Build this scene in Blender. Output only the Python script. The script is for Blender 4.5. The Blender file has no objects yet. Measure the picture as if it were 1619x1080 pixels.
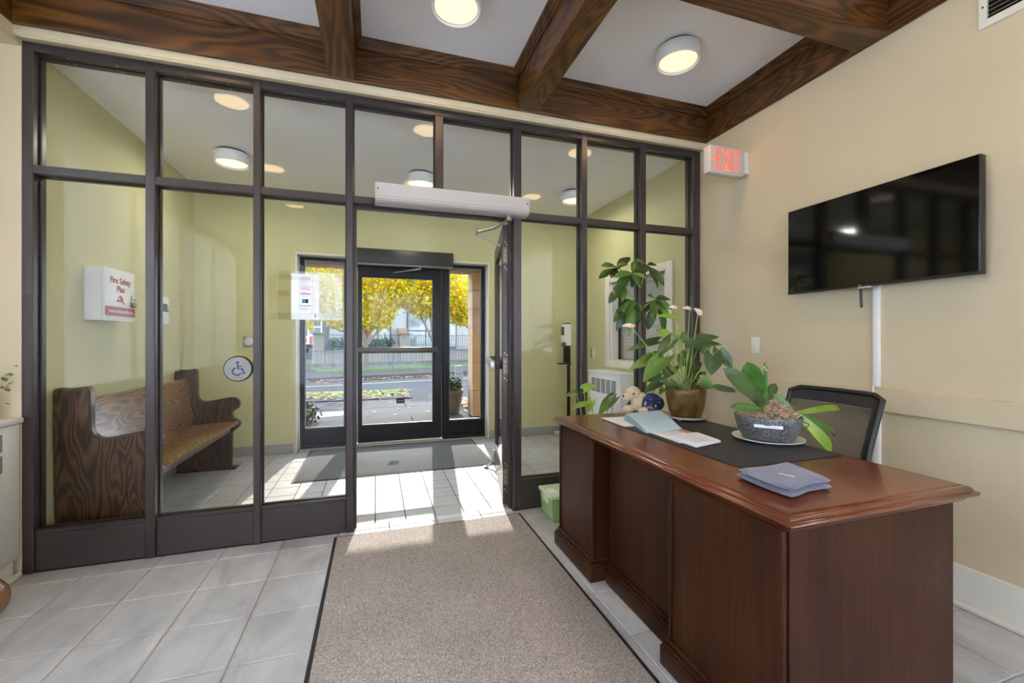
import bpy, bmesh, math, random
from mathutils import Vector, Matrix
random.seed(7)
R = math.radians
SC = bpy.context.scene
COL = SC.collection

# ------------------------------------------------------------------ camera
CX, CZ, FPX, YAW, HOR = 0.0, 1.25, 672.0, 17.75, 536.5
cam = bpy.data.cameras.new('camera'); cam_o = bpy.data.objects.new('camera', cam); COL.objects.link(cam_o)
cam.sensor_width = 36.0; cam.lens = 36.0 * FPX / 1619.0
cam.shift_y = (HOR - 540.0) / 1619.0
cam.clip_start = 0.05; cam.clip_end = 500
cam_o.location = (0, 0, CZ); cam_o.rotation_euler = (R(90), 0, R(-YAW))
SC.camera = cam_o
# ------------------------------------------------------------------ world, sun, exposure
SUN_EL, SUN_DX = 27.5, 0.125
w = bpy.data.worlds.new('world'); SC.world = w; w.use_nodes = True
nt = w.node_tree; bg = nt.nodes['Background']
tcw = nt.nodes.new('ShaderNodeTexCoord'); sep = nt.nodes.new('ShaderNodeSeparateXYZ'); rmp = nt.nodes.new('ShaderNodeValToRGB')
rmp.color_ramp.elements[0].position = 0.0; rmp.color_ramp.elements[0].color = (0.80, 0.90, 1.0, 1)      # hazy horizon
rmp.color_ramp.elements[1].position = 0.8; rmp.color_ramp.elements[1].color = (0.56, 0.73, 1.0, 1)      # bluer overhead
nt.links.new(tcw.outputs['Generated'], sep.inputs[0]); nt.links.new(sep.outputs[2], rmp.inputs[0])
nt.links.new(rmp.outputs[0], bg.inputs[0]); bg.inputs[1].default_value = 7.0
sun = bpy.data.lights.new('sun', 'SUN'); sun.energy = 6.0; sun.angle = R(0.6); sun.color = (1.0, 0.93, 0.82)
sun_o = bpy.data.objects.new('sun', sun); COL.objects.link(sun_o)
sd = Vector((SUN_DX, 1.0, math.tan(R(SUN_EL)) * math.hypot(SUN_DX, 1)))
sun_o.rotation_euler = sd.to_track_quat('Z', 'Y').to_euler(); sun_o.location = (2, 20, 12)
SC.view_settings.view_transform = 'Standard'; SC.view_settings.look = 'None'
SC.view_settings.gamma = 1.0; SC.view_settings.use_curve_mapping = False
SC.view_settings.exposure = 0.9
SC.cycles.use_denoising = True
SC.cycles.max_bounces = 10; SC.cycles.diffuse_bounces = 6; SC.cycles.glossy_bounces = 4
SC.cycles.transparent_max_bounces = 24; SC.cycles.sample_clamp_indirect = 6.0
SC.cycles.caustics_reflective = False; SC.cycles.caustics_refractive = False
LOBBY_W, VEST_W = 2.0, 4.4          # lamp power of one lobby / one vestibule lamp

# ------------------------------------------------------------------ helpers
def lin(r, g, b):
    f = lambda c: (c / 255 / 12.92) if c / 255 <= 0.04045 else ((c / 255 + 0.055) / 1.055) ** 2.4
    return (f(r), f(g), f(b), 1.0)
def at(px, py, Y):                  # a point in the plane Y seen in a direction measured in the photo
    u = (px - 809.5) / FPX; v = (py - HOR) / FPX; c, s = math.cos(R(YAW)), math.sin(R(YAW))
    dx, dy = s + u * c, c - u * s
    return Vector((dx * Y / dy, Y, CZ - v * Y / dy))
class NT:
    def __init__(self, name):
        self.m = bpy.data.materials.new(name); self.m.use_nodes = True
        self.t = self.m.node_tree; self.p = self.t.nodes['Principled BSDF']
    def n(self, typ, **kw):
        nd = self.t.nodes.new(typ)
        for k, v in kw.items(): setattr(nd, k, v)
        return nd
    def l(self, a, b): self.t.links.new(a, b)
    def math(self, op, a, b=None):
        nd = self.n('ShaderNodeMath', operation=op)
        for i, x in enumerate((a, b)):
            if x is None: continue
            if isinstance(x, (int, float)): nd.inputs[i].default_value = x
            else: self.l(x, nd.inputs[i])
        return nd.outputs[0]
    def coord(self, kind='Object', scale=(1, 1, 1)):
        if kind == 'World': o = self.n('ShaderNodeNewGeometry').outputs['Position']
        else: o = self.n('ShaderNodeTexCoord').outputs[kind]
        mp = self.n('ShaderNodeMapping'); mp.inputs['Scale'].default_value = scale
        self.l(o, mp.inputs['Vector']); return mp.outputs[0]
    def noise(self, co, scale, detail=4, rough=0.55, dist=0.0):
        nd = self.n('ShaderNodeTexNoise'); nd.inputs['Scale'].default_value = scale
        nd.inputs['Detail'].default_value = detail; nd.inputs['Roughness'].default_value = rough
        nd.inputs['Distortion'].default_value = dist
        self.l(co, nd.inputs['Vector']); return nd.outputs[0]
    def ramp(self, fac, stops):
        nd = self.n('ShaderNodeValToRGB'); cr = nd.color_ramp
        while len(cr.elements) < len(stops): cr.elements.new(0.5)
        for e, (p, c) in zip(cr.elements, stops): e.position = p; e.color = c
        self.l(fac, nd.inputs[0]); return nd.outputs[0]
    def mix(self, fac, a, b, typ='MIX'):
        nd = self.n('ShaderNodeMix', data_type='RGBA', blend_type=typ)
        for i, x in ((0, fac), (6, a), (7, b)):
            if isinstance(x, (int, float, tuple)): nd.inputs[i].default_value = x
            else: self.l(x, nd.inputs[i])
        return nd.outputs[2]
    def bump(self, h, strength, dist=0.002):
        nd = self.n('ShaderNodeBump'); nd.inputs['Strength'].default_value = strength
        nd.inputs['Distance'].default_value = dist
        self.l(h, nd.inputs['Height']); self.l(nd.outputs[0], self.p.inputs['Normal'])
    def base(self, c):
        if isinstance(c, tuple): self.p.inputs['Base Color'].default_value = c
        else: self.l(c, self.p.inputs['Base Color'])
MATS = {}
def mat(name, rgb, rough=0.5, metal=0.0, var=0.0, vscale=6.0, bump=0.0, bscale=120, emit=0.0, coat=0.0, spec=0.5, space='Object'):
    if name in MATS: return MATS[name]
    k = NT(name); c = lin(*rgb); p = k.p
    p.inputs['Roughness'].default_value = rough; p.inputs['Metallic'].default_value = metal
    p.inputs['Coat Weight'].default_value = coat; p.inputs['Specular IOR Level'].default_value = spec
    co = k.coord(space) if (var or bump) else None
    if var:
        d = tuple(x * (1 - var) for x in c[:3]) + (1,); u = tuple(min(1, x * (1 + var)) for x in c[:3]) + (1,)
        k.base(k.ramp(k.noise(co, vscale), [(0.3, d), (0.7, u)]))
    else: k.base(c)
    if bump: k.bump(k.noise(co, bscale, 3), bump)
    if emit:
        p.inputs['Emission Color'].default_value = c; p.inputs['Emission Strength'].default_value = emit
    MATS[name] = k.m; return k.m
def wood(name, dark, mid, light, axis=0, rough=0.35, rings=45.0, scale=2.2, coat=0.2, stretch=7.0, fine=0.35, spec=0.4):
    if name in MATS: return MATS[name]
    k = NT(name); s = [stretch] * 3; s[axis] = 0.8
    co = k.coord('Object', tuple(s))
    n = k.noise(co, scale * 0.30, 2, 0.45, 0.3)
    r = k.math('SINE', k.math('MULTIPLY', n, rings))
    r = k.math('ADD', k.math('MULTIPLY', r, 0.5), 0.5)
    s2 = [90.0] * 3; s2[axis] = 2.5
    f = k.noise(k.coord('Object', tuple(s2)), 1.0, 3, 0.6)
    v = k.math('ADD', k.math('MULTIPLY', r, 1 - fine), k.math('MULTIPLY', f, fine))
    c = k.ramp(v, [(0.10, lin(*dark)), (0.5, lin(*mid)), (0.9, lin(*light))])
    big = k.noise(k.coord('Object', (1.3, 1.3, 1.3)), 1.6, 2)
    g = k.ramp(big, [(0.3, (0.72, 0.72, 0.72, 1)), (0.7, (1.12, 1.12, 1.12, 1))])
    k.base(k.mix(1.0, c, g, 'MULTIPLY'))
    k.p.inputs['Roughness'].default_value = rough; k.p.inputs['Coat Weight'].default_value = coat
    k.p.inputs['Coat Roughness'].default_value = 0.12
    k.p.inputs['Specular IOR Level'].default_value = spec
    k.bump(f, 0.08, 0.001)
    MATS[name] = k.m; return k.m
def glass(name, tint=(1, 1, 1), r0=0.022, gain=0.9):
    if name in MATS: return MATS[name]
    k = NT(name); k.t.nodes.remove(k.p); out = k.t.nodes['Material Output']
    tr = k.n('ShaderNodeBsdfTransparent'); tr.inputs[0].default_value = (*tint, 1)
    gl = k.n('ShaderNodeBsdfGlossy'); gl.inputs['Roughness'].default_value = 0.0
    lw = k.n('ShaderNodeLayerWeight'); lw.inputs[0].default_value = 0.5
    f = k.math('ADD', k.math('MULTIPLY', k.math('POWER', lw.outputs['Facing'], 5.0), gain), r0)
    mx = k.n('ShaderNodeMixShader'); k.l(f, mx.inputs[0]); k.l(tr.outputs[0], mx.inputs[1]); k.l(gl.outputs[0], mx.inputs[2])
    k.l(mx.outputs[0], out.inputs[0]); MATS[name] = k.m; return k.m
# --- shapes into a bmesh
def _merge(bm, t):
    me = bpy.data.meshes.new('t'); t.to_mesh(me); t.free(); bm.from_mesh(me); bpy.data.meshes.remove(me)
def BM(): return bmesh.new()
def bx(bm, x0, x1, y0, y1, z0, z1, bev=0.0, seg=2):
    t = bmesh.new(); v = [t.verts.new((x, y, z)) for x in (x0, x1) for y in (y0, y1) for z in (z0, z1)]
    for q in ((0, 1, 3, 2), (4, 6, 7, 5), (0, 4, 5, 1), (2, 3, 7, 6), (0, 2, 6, 4), (1, 5, 7, 3)): t.faces.new([v[i] for i in q])
    bmesh.ops.recalc_face_normals(t, faces=t.faces)
    if bev: bmesh.ops.bevel(t, geom=t.edges[:], offset=bev, segments=seg, affect='EDGES', profile=0.5)
    _merge(bm, t); return bm
def tube(bm, pts, r, n=8, closed=False, caps=True):
    pts = [Vector(p) for p in pts]; m = len(pts); rs = r if isinstance(r, (list, tuple)) else [r] * m
    rings = []; prev = None
    for i, p in enumerate(pts):
        a = pts[(i - 1) % m] if (closed or i > 0) else p; b = pts[(i + 1) % m] if (closed or i < m - 1) else p
        d = (b - a).normalized()
        if prev is None: prev = d.orthogonal().normalized()
        s = (prev - d * prev.dot(d)); s = s.normalized() if s.length > 1e-6 else d.orthogonal().normalized()
        prev = s; q = d.cross(s)
        rings.append([bm.verts.new(p + (s * math.cos(2 * math.pi * k / n) + q * math.sin(2 * math.pi * k / n)) * rs[i]) for k in range(n)])
    for i in range(m if closed else m - 1):
        A, B = rings[i], rings[(i + 1) % m]
        for k in range(n): bm.faces.new((A[k], A[(k + 1) % n], B[(k + 1) % n], B[k])).smooth = True
    if caps and not closed: bm.faces.new(rings[0][::-1]); bm.faces.new(rings[-1])
    return bm
def cyl(bm, p0, p1, r0, r1=None, n=20): return tube(bm, [p0, p1], [r0, r0 if r1 is None else r1], n)
def lathe(bm, prof, c=(0, 0, 0), n=32, sx=1.0, sy=1.0):
    rings = []
    for r, z in prof:
        rings.append([bm.verts.new((c[0] + sx * max(r, 1e-4) * math.cos(2 * math.pi * k / n), c[1] + sy * max(r, 1e-4) * math.sin(2 * math.pi * k / n), c[2] + z)) for k in range(n)])
    for A, B in zip(rings, rings[1:]):
        for k in range(n): bm.faces.new((A[k], A[(k + 1) % n], B[(k + 1) % n], B[k])).smooth = True
    if prof[0][0] > 1e-3: bm.faces.new(rings[0][::-1])
    if prof[-1][0] > 1e-3: bm.faces.new(rings[-1])
    return bm
def prism(bm, pts, plane, a0, a1, bev=0.0):
    t = bmesh.new()
    def P(u, v, a): return {'XZ': (u, a, v), 'YZ': (a, u, v), 'XY': (u, v, a)}[plane]
    A = [t.verts.new(P(u, v, a0)) for u, v in pts]; B = [t.verts.new(P(u, v, a1)) for u, v in pts]
    fa = t.faces.new(A); fb = t.faces.new(B[::-1]); n = len(pts)
    for i in range(n): t.faces.new((A[i], B[i], B[(i + 1) % n], A[(i + 1) % n]))
    bmesh.ops.recalc_face_normals(t, faces=t.faces)
    if bev: bmesh.ops.bevel(t, geom=list(fa.edges) + list(fb.edges), offset=bev, segments=2, affect='EDGES')
    _merge(bm, t); return bm
def ball(bm, c, r, n=16, m=10, rot=None):
    r = r if isinstance(r, (tuple, list)) else (r, r, r); t = bmesh.new()
    bmesh.ops.create_uvsphere(t, u_segments=n, v_segments=m, radius=1)
    M = Matrix.Translation(c) @ (rot.to_matrix().to_4x4() if rot else Matrix()) @ Matrix.Diagonal((*r, 1))
    bmesh.ops.transform(t, matrix=M, verts=t.verts)
    for f in t.faces: f.smooth = True
    _merge(bm, t); return bm
def rough_up(bm, amt, scale, seed=0):
    from mathutils import noise
    for v in bm.verts: v.co += v.normal * noise.noise(v.co * scale + Vector((seed, seed, seed))) * amt
    return bm
def bez(pts, n=8):            # smooth path through points
    P = [Vector(p) for p in pts]; out = []
    for i in range(len(P) - 1):
        a, b, c, d = P[max(i - 1, 0)], P[i], P[i + 1], P[min(i + 2, len(P) - 1)]
        for k in range(n):
            t = k / n
            out.append(0.5 * ((2 * b) + (c - a) * t + (2 * a - 5 * b + 4 * c - d) * t * t + (3 * b - a - 3 * c + d) * t ** 3))
    return out + [P[-1]]
# --- objects
def mk(name, bm, m, parent=None, local=False, smooth=True, label=None, kind=None, angle=40):
    me = bpy.data.meshes.new(name)
    if parent is not None and not local:
        off = -Vector(parent.matrix_world.translation if parent.parent is None else parent.parent.location)
        bmesh.ops.translate(bm, verts=bm.verts, vec=off)
    bmesh.ops.recalc_face_normals(bm, faces=bm.faces) if False else None
    bm.to_mesh(me); bm.free()
    if not smooth:
        for p in me.polygons: p.use_smooth = False
    if smooth:
        if angle >= 50:
            for p in me.polygons: p.use_smooth = True
        me.set_sharp_from_angle(angle=R(max(angle, 50)))
    for mm in (m if isinstance(m, (list, tuple)) else [m]): me.materials.append(mm)
    o = bpy.data.objects.new(name, me); COL.objects.link(o)
    if parent is not None: o.parent = parent
    if label: o['label'] = label
    if kind: o['kind'] = kind
    return o
def mesh_obj(name, me, parent, loc=(0, 0, 0), rot=(0, 0, 0)):
    o = bpy.data.objects.new(name, me); COL.objects.link(o); o.parent = parent; o.location = loc; o.rotation_euler = rot; return o
def tag(o, label, cat, group=None):
    o['label'] = label; o['category'] = cat
    if group: o['group'] = group
    return o
def thing(name, label, cat, loc=(0, 0, 0), rz=0.0, group=None):
    o = bpy.data.objects.new(name, None); COL.objects.link(o); o.location = loc; o.rotation_euler = (0, 0, rz)
    o.matrix_world = Matrix.Translation(loc) @ Matrix.Rotation(rz, 4, 'Z'); o.empty_display_size = 0.1
    return tag(o, label, cat, group)
def struct(name, bm=None, m=None, label=None, smooth=False):
    if bm is None:
        o = bpy.data.objects.new(name, None); COL.objects.link(o)
    else: o = mk(name, bm, m, smooth=smooth)
    o['kind'] = 'structure'
    if label: o['label'] = label
    return o
def copy_tree(o, parent=None):
    c = o.copy(); COL.objects.link(c); c.parent = parent
    for ch in list(o.children): copy_tree(ch, c)
    return c
def text(s, size, m, parent, M, name='lettering', depth=0.0006, bold=0.0, align='CENTER', sx=1.0):
    cu = bpy.data.curves.new('t', 'FONT'); cu.body = s; cu.size = size; cu.align_x = align; cu.align_y = 'CENTER'
    cu.extrude = depth; cu.offset = bold
    o = bpy.data.objects.new('t', cu); COL.objects.link(o)
    me = bpy.data.meshes.new_from_object(o.evaluated_get(bpy.context.evaluated_depsgraph_get()))
    bpy.data.objects.remove(o); bpy.data.curves.remove(cu)
    me.transform(Matrix.Diagonal((sx, 1, 1, 1))); me.transform(M); me.materials.clear(); me.materials.append(m)
    q = bpy.data.objects.new(name, me); COL.objects.link(q); q.parent = parent; return q
def leaf(bm, base, tip, width, kind='oval', up=(0, 0, 1), droop=0.15, fold=0.18, nx=12, wave=0.0):
    base, tip = Vector(base), Vector(tip); d = tip - base; L = d.length; d.normalize(); up = Vector(up)
    side = d.cross(up); side = side.normalized() if side.length > 1e-4 else d.orthogonal().normalized(); nrm = side.cross(d)
    prof = {'oval': lambda t: max(0, math.sin(math.pi * t ** 0.85)) ** 0.72,
            'heart': lambda t: max(0, math.sin(math.pi * (0.10 + 0.90 * t) ** 0.66)) ** 0.85,
            'strap': lambda t: (0.32 + 0.68 * math.sin(math.pi * min(1, 0.10 + 0.62 * t))) * max(0, 1 - max(0, (t - 0.70) / 0.30) ** 2.2) ** 0.7,
            'obov': lambda t: max(0, math.sin(math.pi * (0.04 + 0.96 * t) ** 1.35)) ** 0.8}[kind]
    g = []
    for i in range(nx):
        t = i / (nx - 1); row = []
        for s in (-1, -0.8, -0.45, 0, 0.45, 0.8, 1):
            w2 = width * 0.5 * prof(t) * s
            back = -0.24 * L * (abs(s) ** 1.5) * max(0, 1 - t / 0.38) ** 1.3 if kind == 'heart' else 0
            p = base + d * (L * t + back) + side * w2 + nrm * (abs(w2) * fold * 2 + droop * L * (t - t * t) * 1.5 + wave * width * math.sin(t * 9 + s * 2) * abs(s))
            row.append(bm.verts.new(p))
        g.append(row)
    for a, b in zip(g, g[1:]):
        for k in range(6): bm.faces.new((a[k], a[k + 1], b[k + 1], b[k])).smooth = True
    return bm

# ------------------------------------------------------------------ materials
def wall_mat(name, rgb, var=0.03):
    k = NT(name); co = k.coord('World'); c = lin(*rgb)
    d = tuple(x * (1 - var) for x in c[:3]) + (1,); u = tuple(min(1, x * (1 + var)) for x in c[:3]) + (1,)
    k.base(k.ramp(k.noise(co, 1.7, 5), [(0.35, d), (0.65, u)])); k.bump(k.noise(co, 160, 2), 0.05, 0.001)
    k.p.inputs['Roughness'].default_value = 0.55; k.p.inputs['Specular IOR Level'].default_value = 0.35
    return k.m
M_WALL = wall_mat('cream_paint', (204, 189, 159))
M_VWALL = wall_mat('pale_green_cream_paint', (200, 195, 148), 0.02)
M_CEIL = wall_mat('white_ceiling_paint', (246, 244, 244), 0.015)
M_TRIMW = mat('white_trim_paint', (226, 222, 212), 0.4, var=0.03, bump=0.03)
M_BRONZE = mat('dark_bronze_aluminium', (70, 62, 61), 0.34, metal=0.35, var=0.05, vscale=3)
M_BLACK = mat('black_aluminium', (22, 22, 23), 0.35, metal=0.2)
M_GASKET = mat('black_gasket', (10, 10, 10), 0.6)
M_STEEL = mat('brushed_steel', (190, 190, 188), 0.28, metal=0.9, var=0.05, vscale=40)
M_SATIN = mat('satin_aluminium', (200, 194, 190), 0.32, metal=0.55, var=0.02)
M_GLASS = glass('clear_glass', (1, 1, 1), 0.012, 0.65)
M_GLASS_OUT = glass('outer_glass', (0.745, 0.752, 0.752), 0.015, 0.7)
M_OAKX = wood('golden_oak_along_x', (44, 24, 7), (84, 50, 16), (114, 72, 27), 0, 0.42, 120, 2.6, 0.15, 5.0, 0.45)
M_OAKY = wood('golden_oak_along_y', (44, 24, 7), (84, 50, 16), (114, 72, 27), 1, 0.42, 120, 2.6, 0.15, 5.0, 0.45)
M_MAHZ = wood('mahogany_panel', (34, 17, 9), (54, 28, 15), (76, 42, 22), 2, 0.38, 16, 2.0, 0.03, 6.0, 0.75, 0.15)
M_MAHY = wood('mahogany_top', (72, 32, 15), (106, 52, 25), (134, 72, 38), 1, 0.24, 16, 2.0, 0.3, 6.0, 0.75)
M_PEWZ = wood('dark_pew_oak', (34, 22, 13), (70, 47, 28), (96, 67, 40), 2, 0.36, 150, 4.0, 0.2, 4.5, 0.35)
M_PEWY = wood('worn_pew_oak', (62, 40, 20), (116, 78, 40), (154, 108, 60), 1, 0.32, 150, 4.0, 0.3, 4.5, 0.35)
M_WHITEP = mat('white_plastic', (232, 232, 230), 0.35)
M_CREAMP = mat('cream_enamel', (222, 219, 208), 0.4, var=0.02)
M_DARK = mat('dark_slot', (22, 22, 22), 0.8)
M_BLACKP = mat('black_plastic', (24, 25, 27), 0.4)
M_RUBBER = mat('black_rubber', (34, 36, 40), 0.7)
M_PAPER = mat('white_paper', (236, 236, 240), 0.7, var=0.02)
M_INK = mat('grey_print', (186, 188, 194), 0.8)
M_INKD = mat('dark_print', (30, 30, 34), 0.8)
M_INKR = mat('red_print', (190, 60, 60), 0.7)
M_SOIL = mat('potting_soil', (46, 34, 26), 0.95, var=0.5, vscale=60, bump=0.8, bscale=90)
def tile_mat(name, a, b, c, streak=(2.2, 9.0, 1), rough=0.38, rnd=0.10):
    k = NT(name); n1 = k.noise(k.coord('World', streak), 1.6, 6, 0.65, 0.6); n2 = k.noise(k.coord('World'), 2.3, 3)
    col = k.ramp(n1, [(0.25, lin(*a)), (0.5, lin(*b)), (0.75, lin(*c))])
    col = k.mix(k.ramp(n2, [(0.45, (0, 0, 0, 1)), (0.75, (0.45, 0.45, 0.45, 1))]), col, lin(*[x * y for x, y in zip(b, (1.03, 0.97, 0.93))]))
    oi = k.n('ShaderNodeObjectInfo'); rv = k.math('ADD', k.math('MULTIPLY', oi.outputs['Random'], rnd), 1 - rnd / 2)
    cmb = k.n('ShaderNodeCombineColor'); [k.l(rv, cmb.inputs[i]) for i in range(3)]
    k.base(k.mix(1.0, col, cmb.outputs[0], 'MULTIPLY')); k.p.inputs['Roughness'].default_value = rough
    k.bump(k.noise(k.coord('World', streak), 18, 5, 0.7), 0.12, 0.002); return k.m
M_TILE = tile_mat('grey_slate_look_tile', (150, 150, 153), (178, 179, 183), (198, 200, 204), (4.6, 2.0, 1))
M_VTILE = tile_mat('pale_grey_square_tile', (166, 167, 169), (178, 179, 180), (188, 188, 189), (3, 3, 1), 0.45, 0.06)
M_GRANITE = mat('pale_granite', (206, 206, 208), 0.4, var=0.10, vscale=160, space='World')
M_GROUT = mat('beige_grout', (172, 167, 158), 0.9, var=0.08, space='World')
M_VGROUT = mat('dark_grout', (110, 106, 102), 0.9)
M_BTILE = mat('grey_skirting_tile', (152, 152, 150), 0.45, var=0.06, space='World')
def carpet(name, a, b, c, sc):
    k = NT(name); co = k.coord('World'); n = k.noise(co, sc, 2, 0.7)
    col = k.ramp(n, [(0.34, lin(*a)), (0.5, lin(*b)), (0.66, lin(*c))])
    big = k.ramp(k.noise(co, 2.2, 4), [(0.35, (0.92, 0.92, 0.92, 1)), (0.65, (1.06, 1.05, 1.04, 1))])
    k.base(k.mix(1.0, col, big, 'MULTIPLY')); k.p.inputs['Roughness'].default_value = 0.95
    k.p.inputs['Specular IOR Level'].default_value = 0.1; k.bump(n, 0.7, 0.004); return k.m
M_MAT = carpet('taupe_carpet', (118, 110, 107), (170, 162, 159), (208, 202, 199), 240)
M_VMAT = carpet('grey_carpet', (92, 94, 98), (118, 120, 124), (142, 144, 148), 260)
def leafmat(name, a, b, rough=0.35, vein=None):
    k = NT(name); co = k.coord('Object'); n = k.noise(co, 9, 3)
    k.base(k.ramp(n, [(0.3, lin(*a)), (0.7, lin(*b))])); k.p.inputs['Roughness'].default_value = rough
    k.p.inputs['Coat Weight'].default_value = 0.15
    k.p.inputs['Subsurface Weight'].default_value = 0.0
    return k.m
M_LEAF1 = leafmat('mid_green_leaf', (62, 96, 34), (98, 132, 56))
M_LEAF2 = leafmat('dark_green_leaf', (40, 66, 28), (66, 96, 46))
M_LEAF3 = leafmat('fresh_green_leaf', (100, 134, 40), (142, 168, 66))
M_LEAF4 = leafmat('orchid_leaf', (52, 92, 36), (84, 128, 52), 0.25)
M_STEM = mat('pale_green_stem', (150, 176, 84), 0.5)
M_BROWNSTEM = mat('brown_stem', (112, 78, 46), 0.7, var=0.2)

# ================================================================== STRUCTURE
XL, XR, YB, YG, YBK = -1.79, 2.615, -3.2, 2.935, 3.035
ZC, ZB, ZV, YF = 3.14, 2.877, 2.845, 5.18
k = NT('added_white_blind'); k.t.nodes.remove(k.p); d_ = k.n('ShaderNodeBsdfDiffuse'); t_ = k.n('ShaderNodeBsdfTranslucent'); x_ = k.n('ShaderNodeMixShader')  # added unseen blinds: spread the window light and dim its reflections
d_.inputs[0].default_value = t_.inputs[0].default_value = (0.95, 0.95, 0.95, 1); x_.inputs[0].default_value = 0.95
k.l(d_.outputs[0], x_.inputs[1]); k.l(t_.outputs[0], x_.inputs[2]); k.l(x_.outputs[0], k.t.nodes['Material Output'].inputs[0]); M_ADDED_BLIND = k.m
# ---- lobby floor
fl = struct('floor', bx(BM(), -2.3, XR + 0.2, YB - 0.2, YG + 0.015, -0.12, -0.006), M_GROUT)
def tiles(parent, x0, x1, y0, y1, px, py, ox, oy, gap, th, m, bev=0.003):
    cache = {}
    i0 = math.floor((x0 - ox) / px); j0 = math.floor((y0 - oy) / py)
    for i in range(i0, math.ceil((x1 - ox) / px)):
        for j in range(j0, math.ceil((y1 - oy) / py)):
            a0, a1 = max(x0, ox + i * px + gap / 2), min(x1, ox + (i + 1) * px - gap / 2)
            b0, b1 = max(y0, oy + j * py + gap / 2), min(y1, oy + (j + 1) * py - gap / 2)
            if a1 - a0 < 0.012 or b1 - b0 < 0.012: continue
            key = (round(a1 - a0, 4), round(b1 - b0, 4))
            if key not in cache:
                t = bx(BM(), -key[0] / 2, key[0] / 2, -key[1] / 2, key[1] / 2, -th, 0, bev, 1)
                me = bpy.data.meshes.new('tile'); t.to_mesh(me); t.free(); me.materials.append(m); cache[key] = me
            mesh_obj('tile', cache[key], parent, ((a0 + a1) / 2, (b0 + b1) / 2, 0))
tiles(fl, -1.80, XR, 0.31, YG + 0.012, 0.3125, 0.3125, -0.54, 2.495 - 0.3125 * 8, 0.005, 0.012, M_TILE)
floor_back = mk('tile_field', bx(BM(), -2.3, XR, YB, 0.305, -0.012, 0.0), M_TILE, fl, smooth=False, kind='stuff')
# ---- vestibule floor
vf = struct('floor_vestibule', bx(BM(), XL - 0.1, XR + 0.1, YG + 0.016, 5.46, -0.12, -0.006), M_VGROUT)
tiles(vf, XL, XR - 0.015, 3.035, YF, 0.2045, 0.2, -0.005, 3.19 - 0.2, 0.006, 0.012, M_VTILE, 0.002)
tiles(vf, -0.835, 1.355, YF + 0.003, 5.335, 0.2045, 0.2, -0.005, 3.19 - 0.2, 0.006, 0.012, M_VTILE, 0.002)
x = -0.139
for xe in (0.085, 0.40, 0.71, 0.952):
    mk('threshold_tile', bx(BM(), x + 0.003, xe - 0.003, YG + 0.018, 3.026, -0.012, 0.002, 0.002, 1), M_GRANITE, vf, smooth=False); x = xe
# ---- right lobby wall
b = BM(); bx(b, XR, XR + 0.2, -0.15, YG + 0.06, 0, ZC + 0.02); bx(b, XR, XR + 0.2, YB, -2.95, 0, ZC + 0.02); bx(b, XR, XR + 0.2, -2.95, -0.15, 0, 1.0); bx(b, XR, XR + 0.2, -2.95, -0.15, 2.80, ZC + 0.02)
wr = struct('wall_right', b, M_WALL)
w6 = struct('added_window_right'); M_ALW = mat('white_window_frame', (225, 225, 222), 0.4)  # unseen windows added behind the camera for more daylight
for k in range(3):
    ya = -2.95 + k * 0.9333; yb = ya + 0.9333; b = BM()
    for q in ((ya, ya + 0.04, 1.0, 2.80), (yb - 0.04, yb, 1.0, 2.80), (ya + 0.04, yb - 0.04, 1.0, 1.06), (ya + 0.04, yb - 0.04, 2.74, 2.80)): bx(b, XR + 0.09, XR + 0.15, *q)
    f = mk('window_frame', b, M_ALW, w6, smooth=False); mk('pane', bx(BM(), XR + 0.115, XR + 0.122, ya + 0.04, yb - 0.04, 1.06, 2.74), M_GLASS, f, smooth=False)
    mk('added_blind', bx(BM(), XR + 0.07, XR + 0.071, ya + 0.01, yb - 0.01, 1.02, 2.79), M_ADDED_BLIND, f, smooth=False)
mk('chair_rail', bx(BM(), XR - 0.032, XR, YB, YG, 0.862, 0.980, 0.003, 1), M_WALL, wr, smooth=False)
br = struct('baseboard_right', bx(BM(), XR - 0.014, XR, YB, YG, 0.012, 0.195, 0.004), M_TRIMW)
mk('shoe_moulding', bx(BM(), XR - 0.030, XR - 0.013, YB, YG, 0.0, 0.022, 0.006), M_TRIMW, br)
# ---- back wall
b = BM(); bx(b, -2.45, -1.6, YB - 0.2, YB, 0, ZC + 0.02); bx(b, 2.42, XR + 0.2, YB - 0.2, YB, 0, ZC + 0.02); bx(b, -1.6, 2.42, YB - 0.2, YB, 0, 0.30); bx(b, -1.6, 2.42, YB - 0.2, YB, 2.78, ZC + 0.02)
struct('wall_back', b, M_WALL)
wb = struct('added_window_back'); M_ALW = mat('white_window_frame', (225, 225, 222), 0.4)  # unseen glazing added in the back wall to brighten the lobby
for k in range(4):
    xa = -1.6 + k * 1.005; xb = xa + 1.005; b = BM()
    for q in ((xa, xa + 0.04, 0.30, 2.78), (xb - 0.04, xb, 0.30, 2.78), (xa + 0.04, xb - 0.04, 0.30, 0.36), (xa + 0.04, xb - 0.04, 2.72, 2.78)): bx(b, q[0], q[1], YB - 0.12, YB - 0.06, q[2], q[3])
    f = mk('window_frame', b, M_ALW, wb, smooth=False); mk('pane', bx(BM(), xa + 0.04, xb - 0.04, YB - 0.095, YB - 0.088, 0.36, 2.72), M_GLASS, f, smooth=False)
    mk('added_blind', bx(BM(), xa + 0.01, xb - 0.01, YB - 0.05, YB - 0.049, 0.32, 2.77), M_ADDED_BLIND, f, smooth=False)
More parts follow.
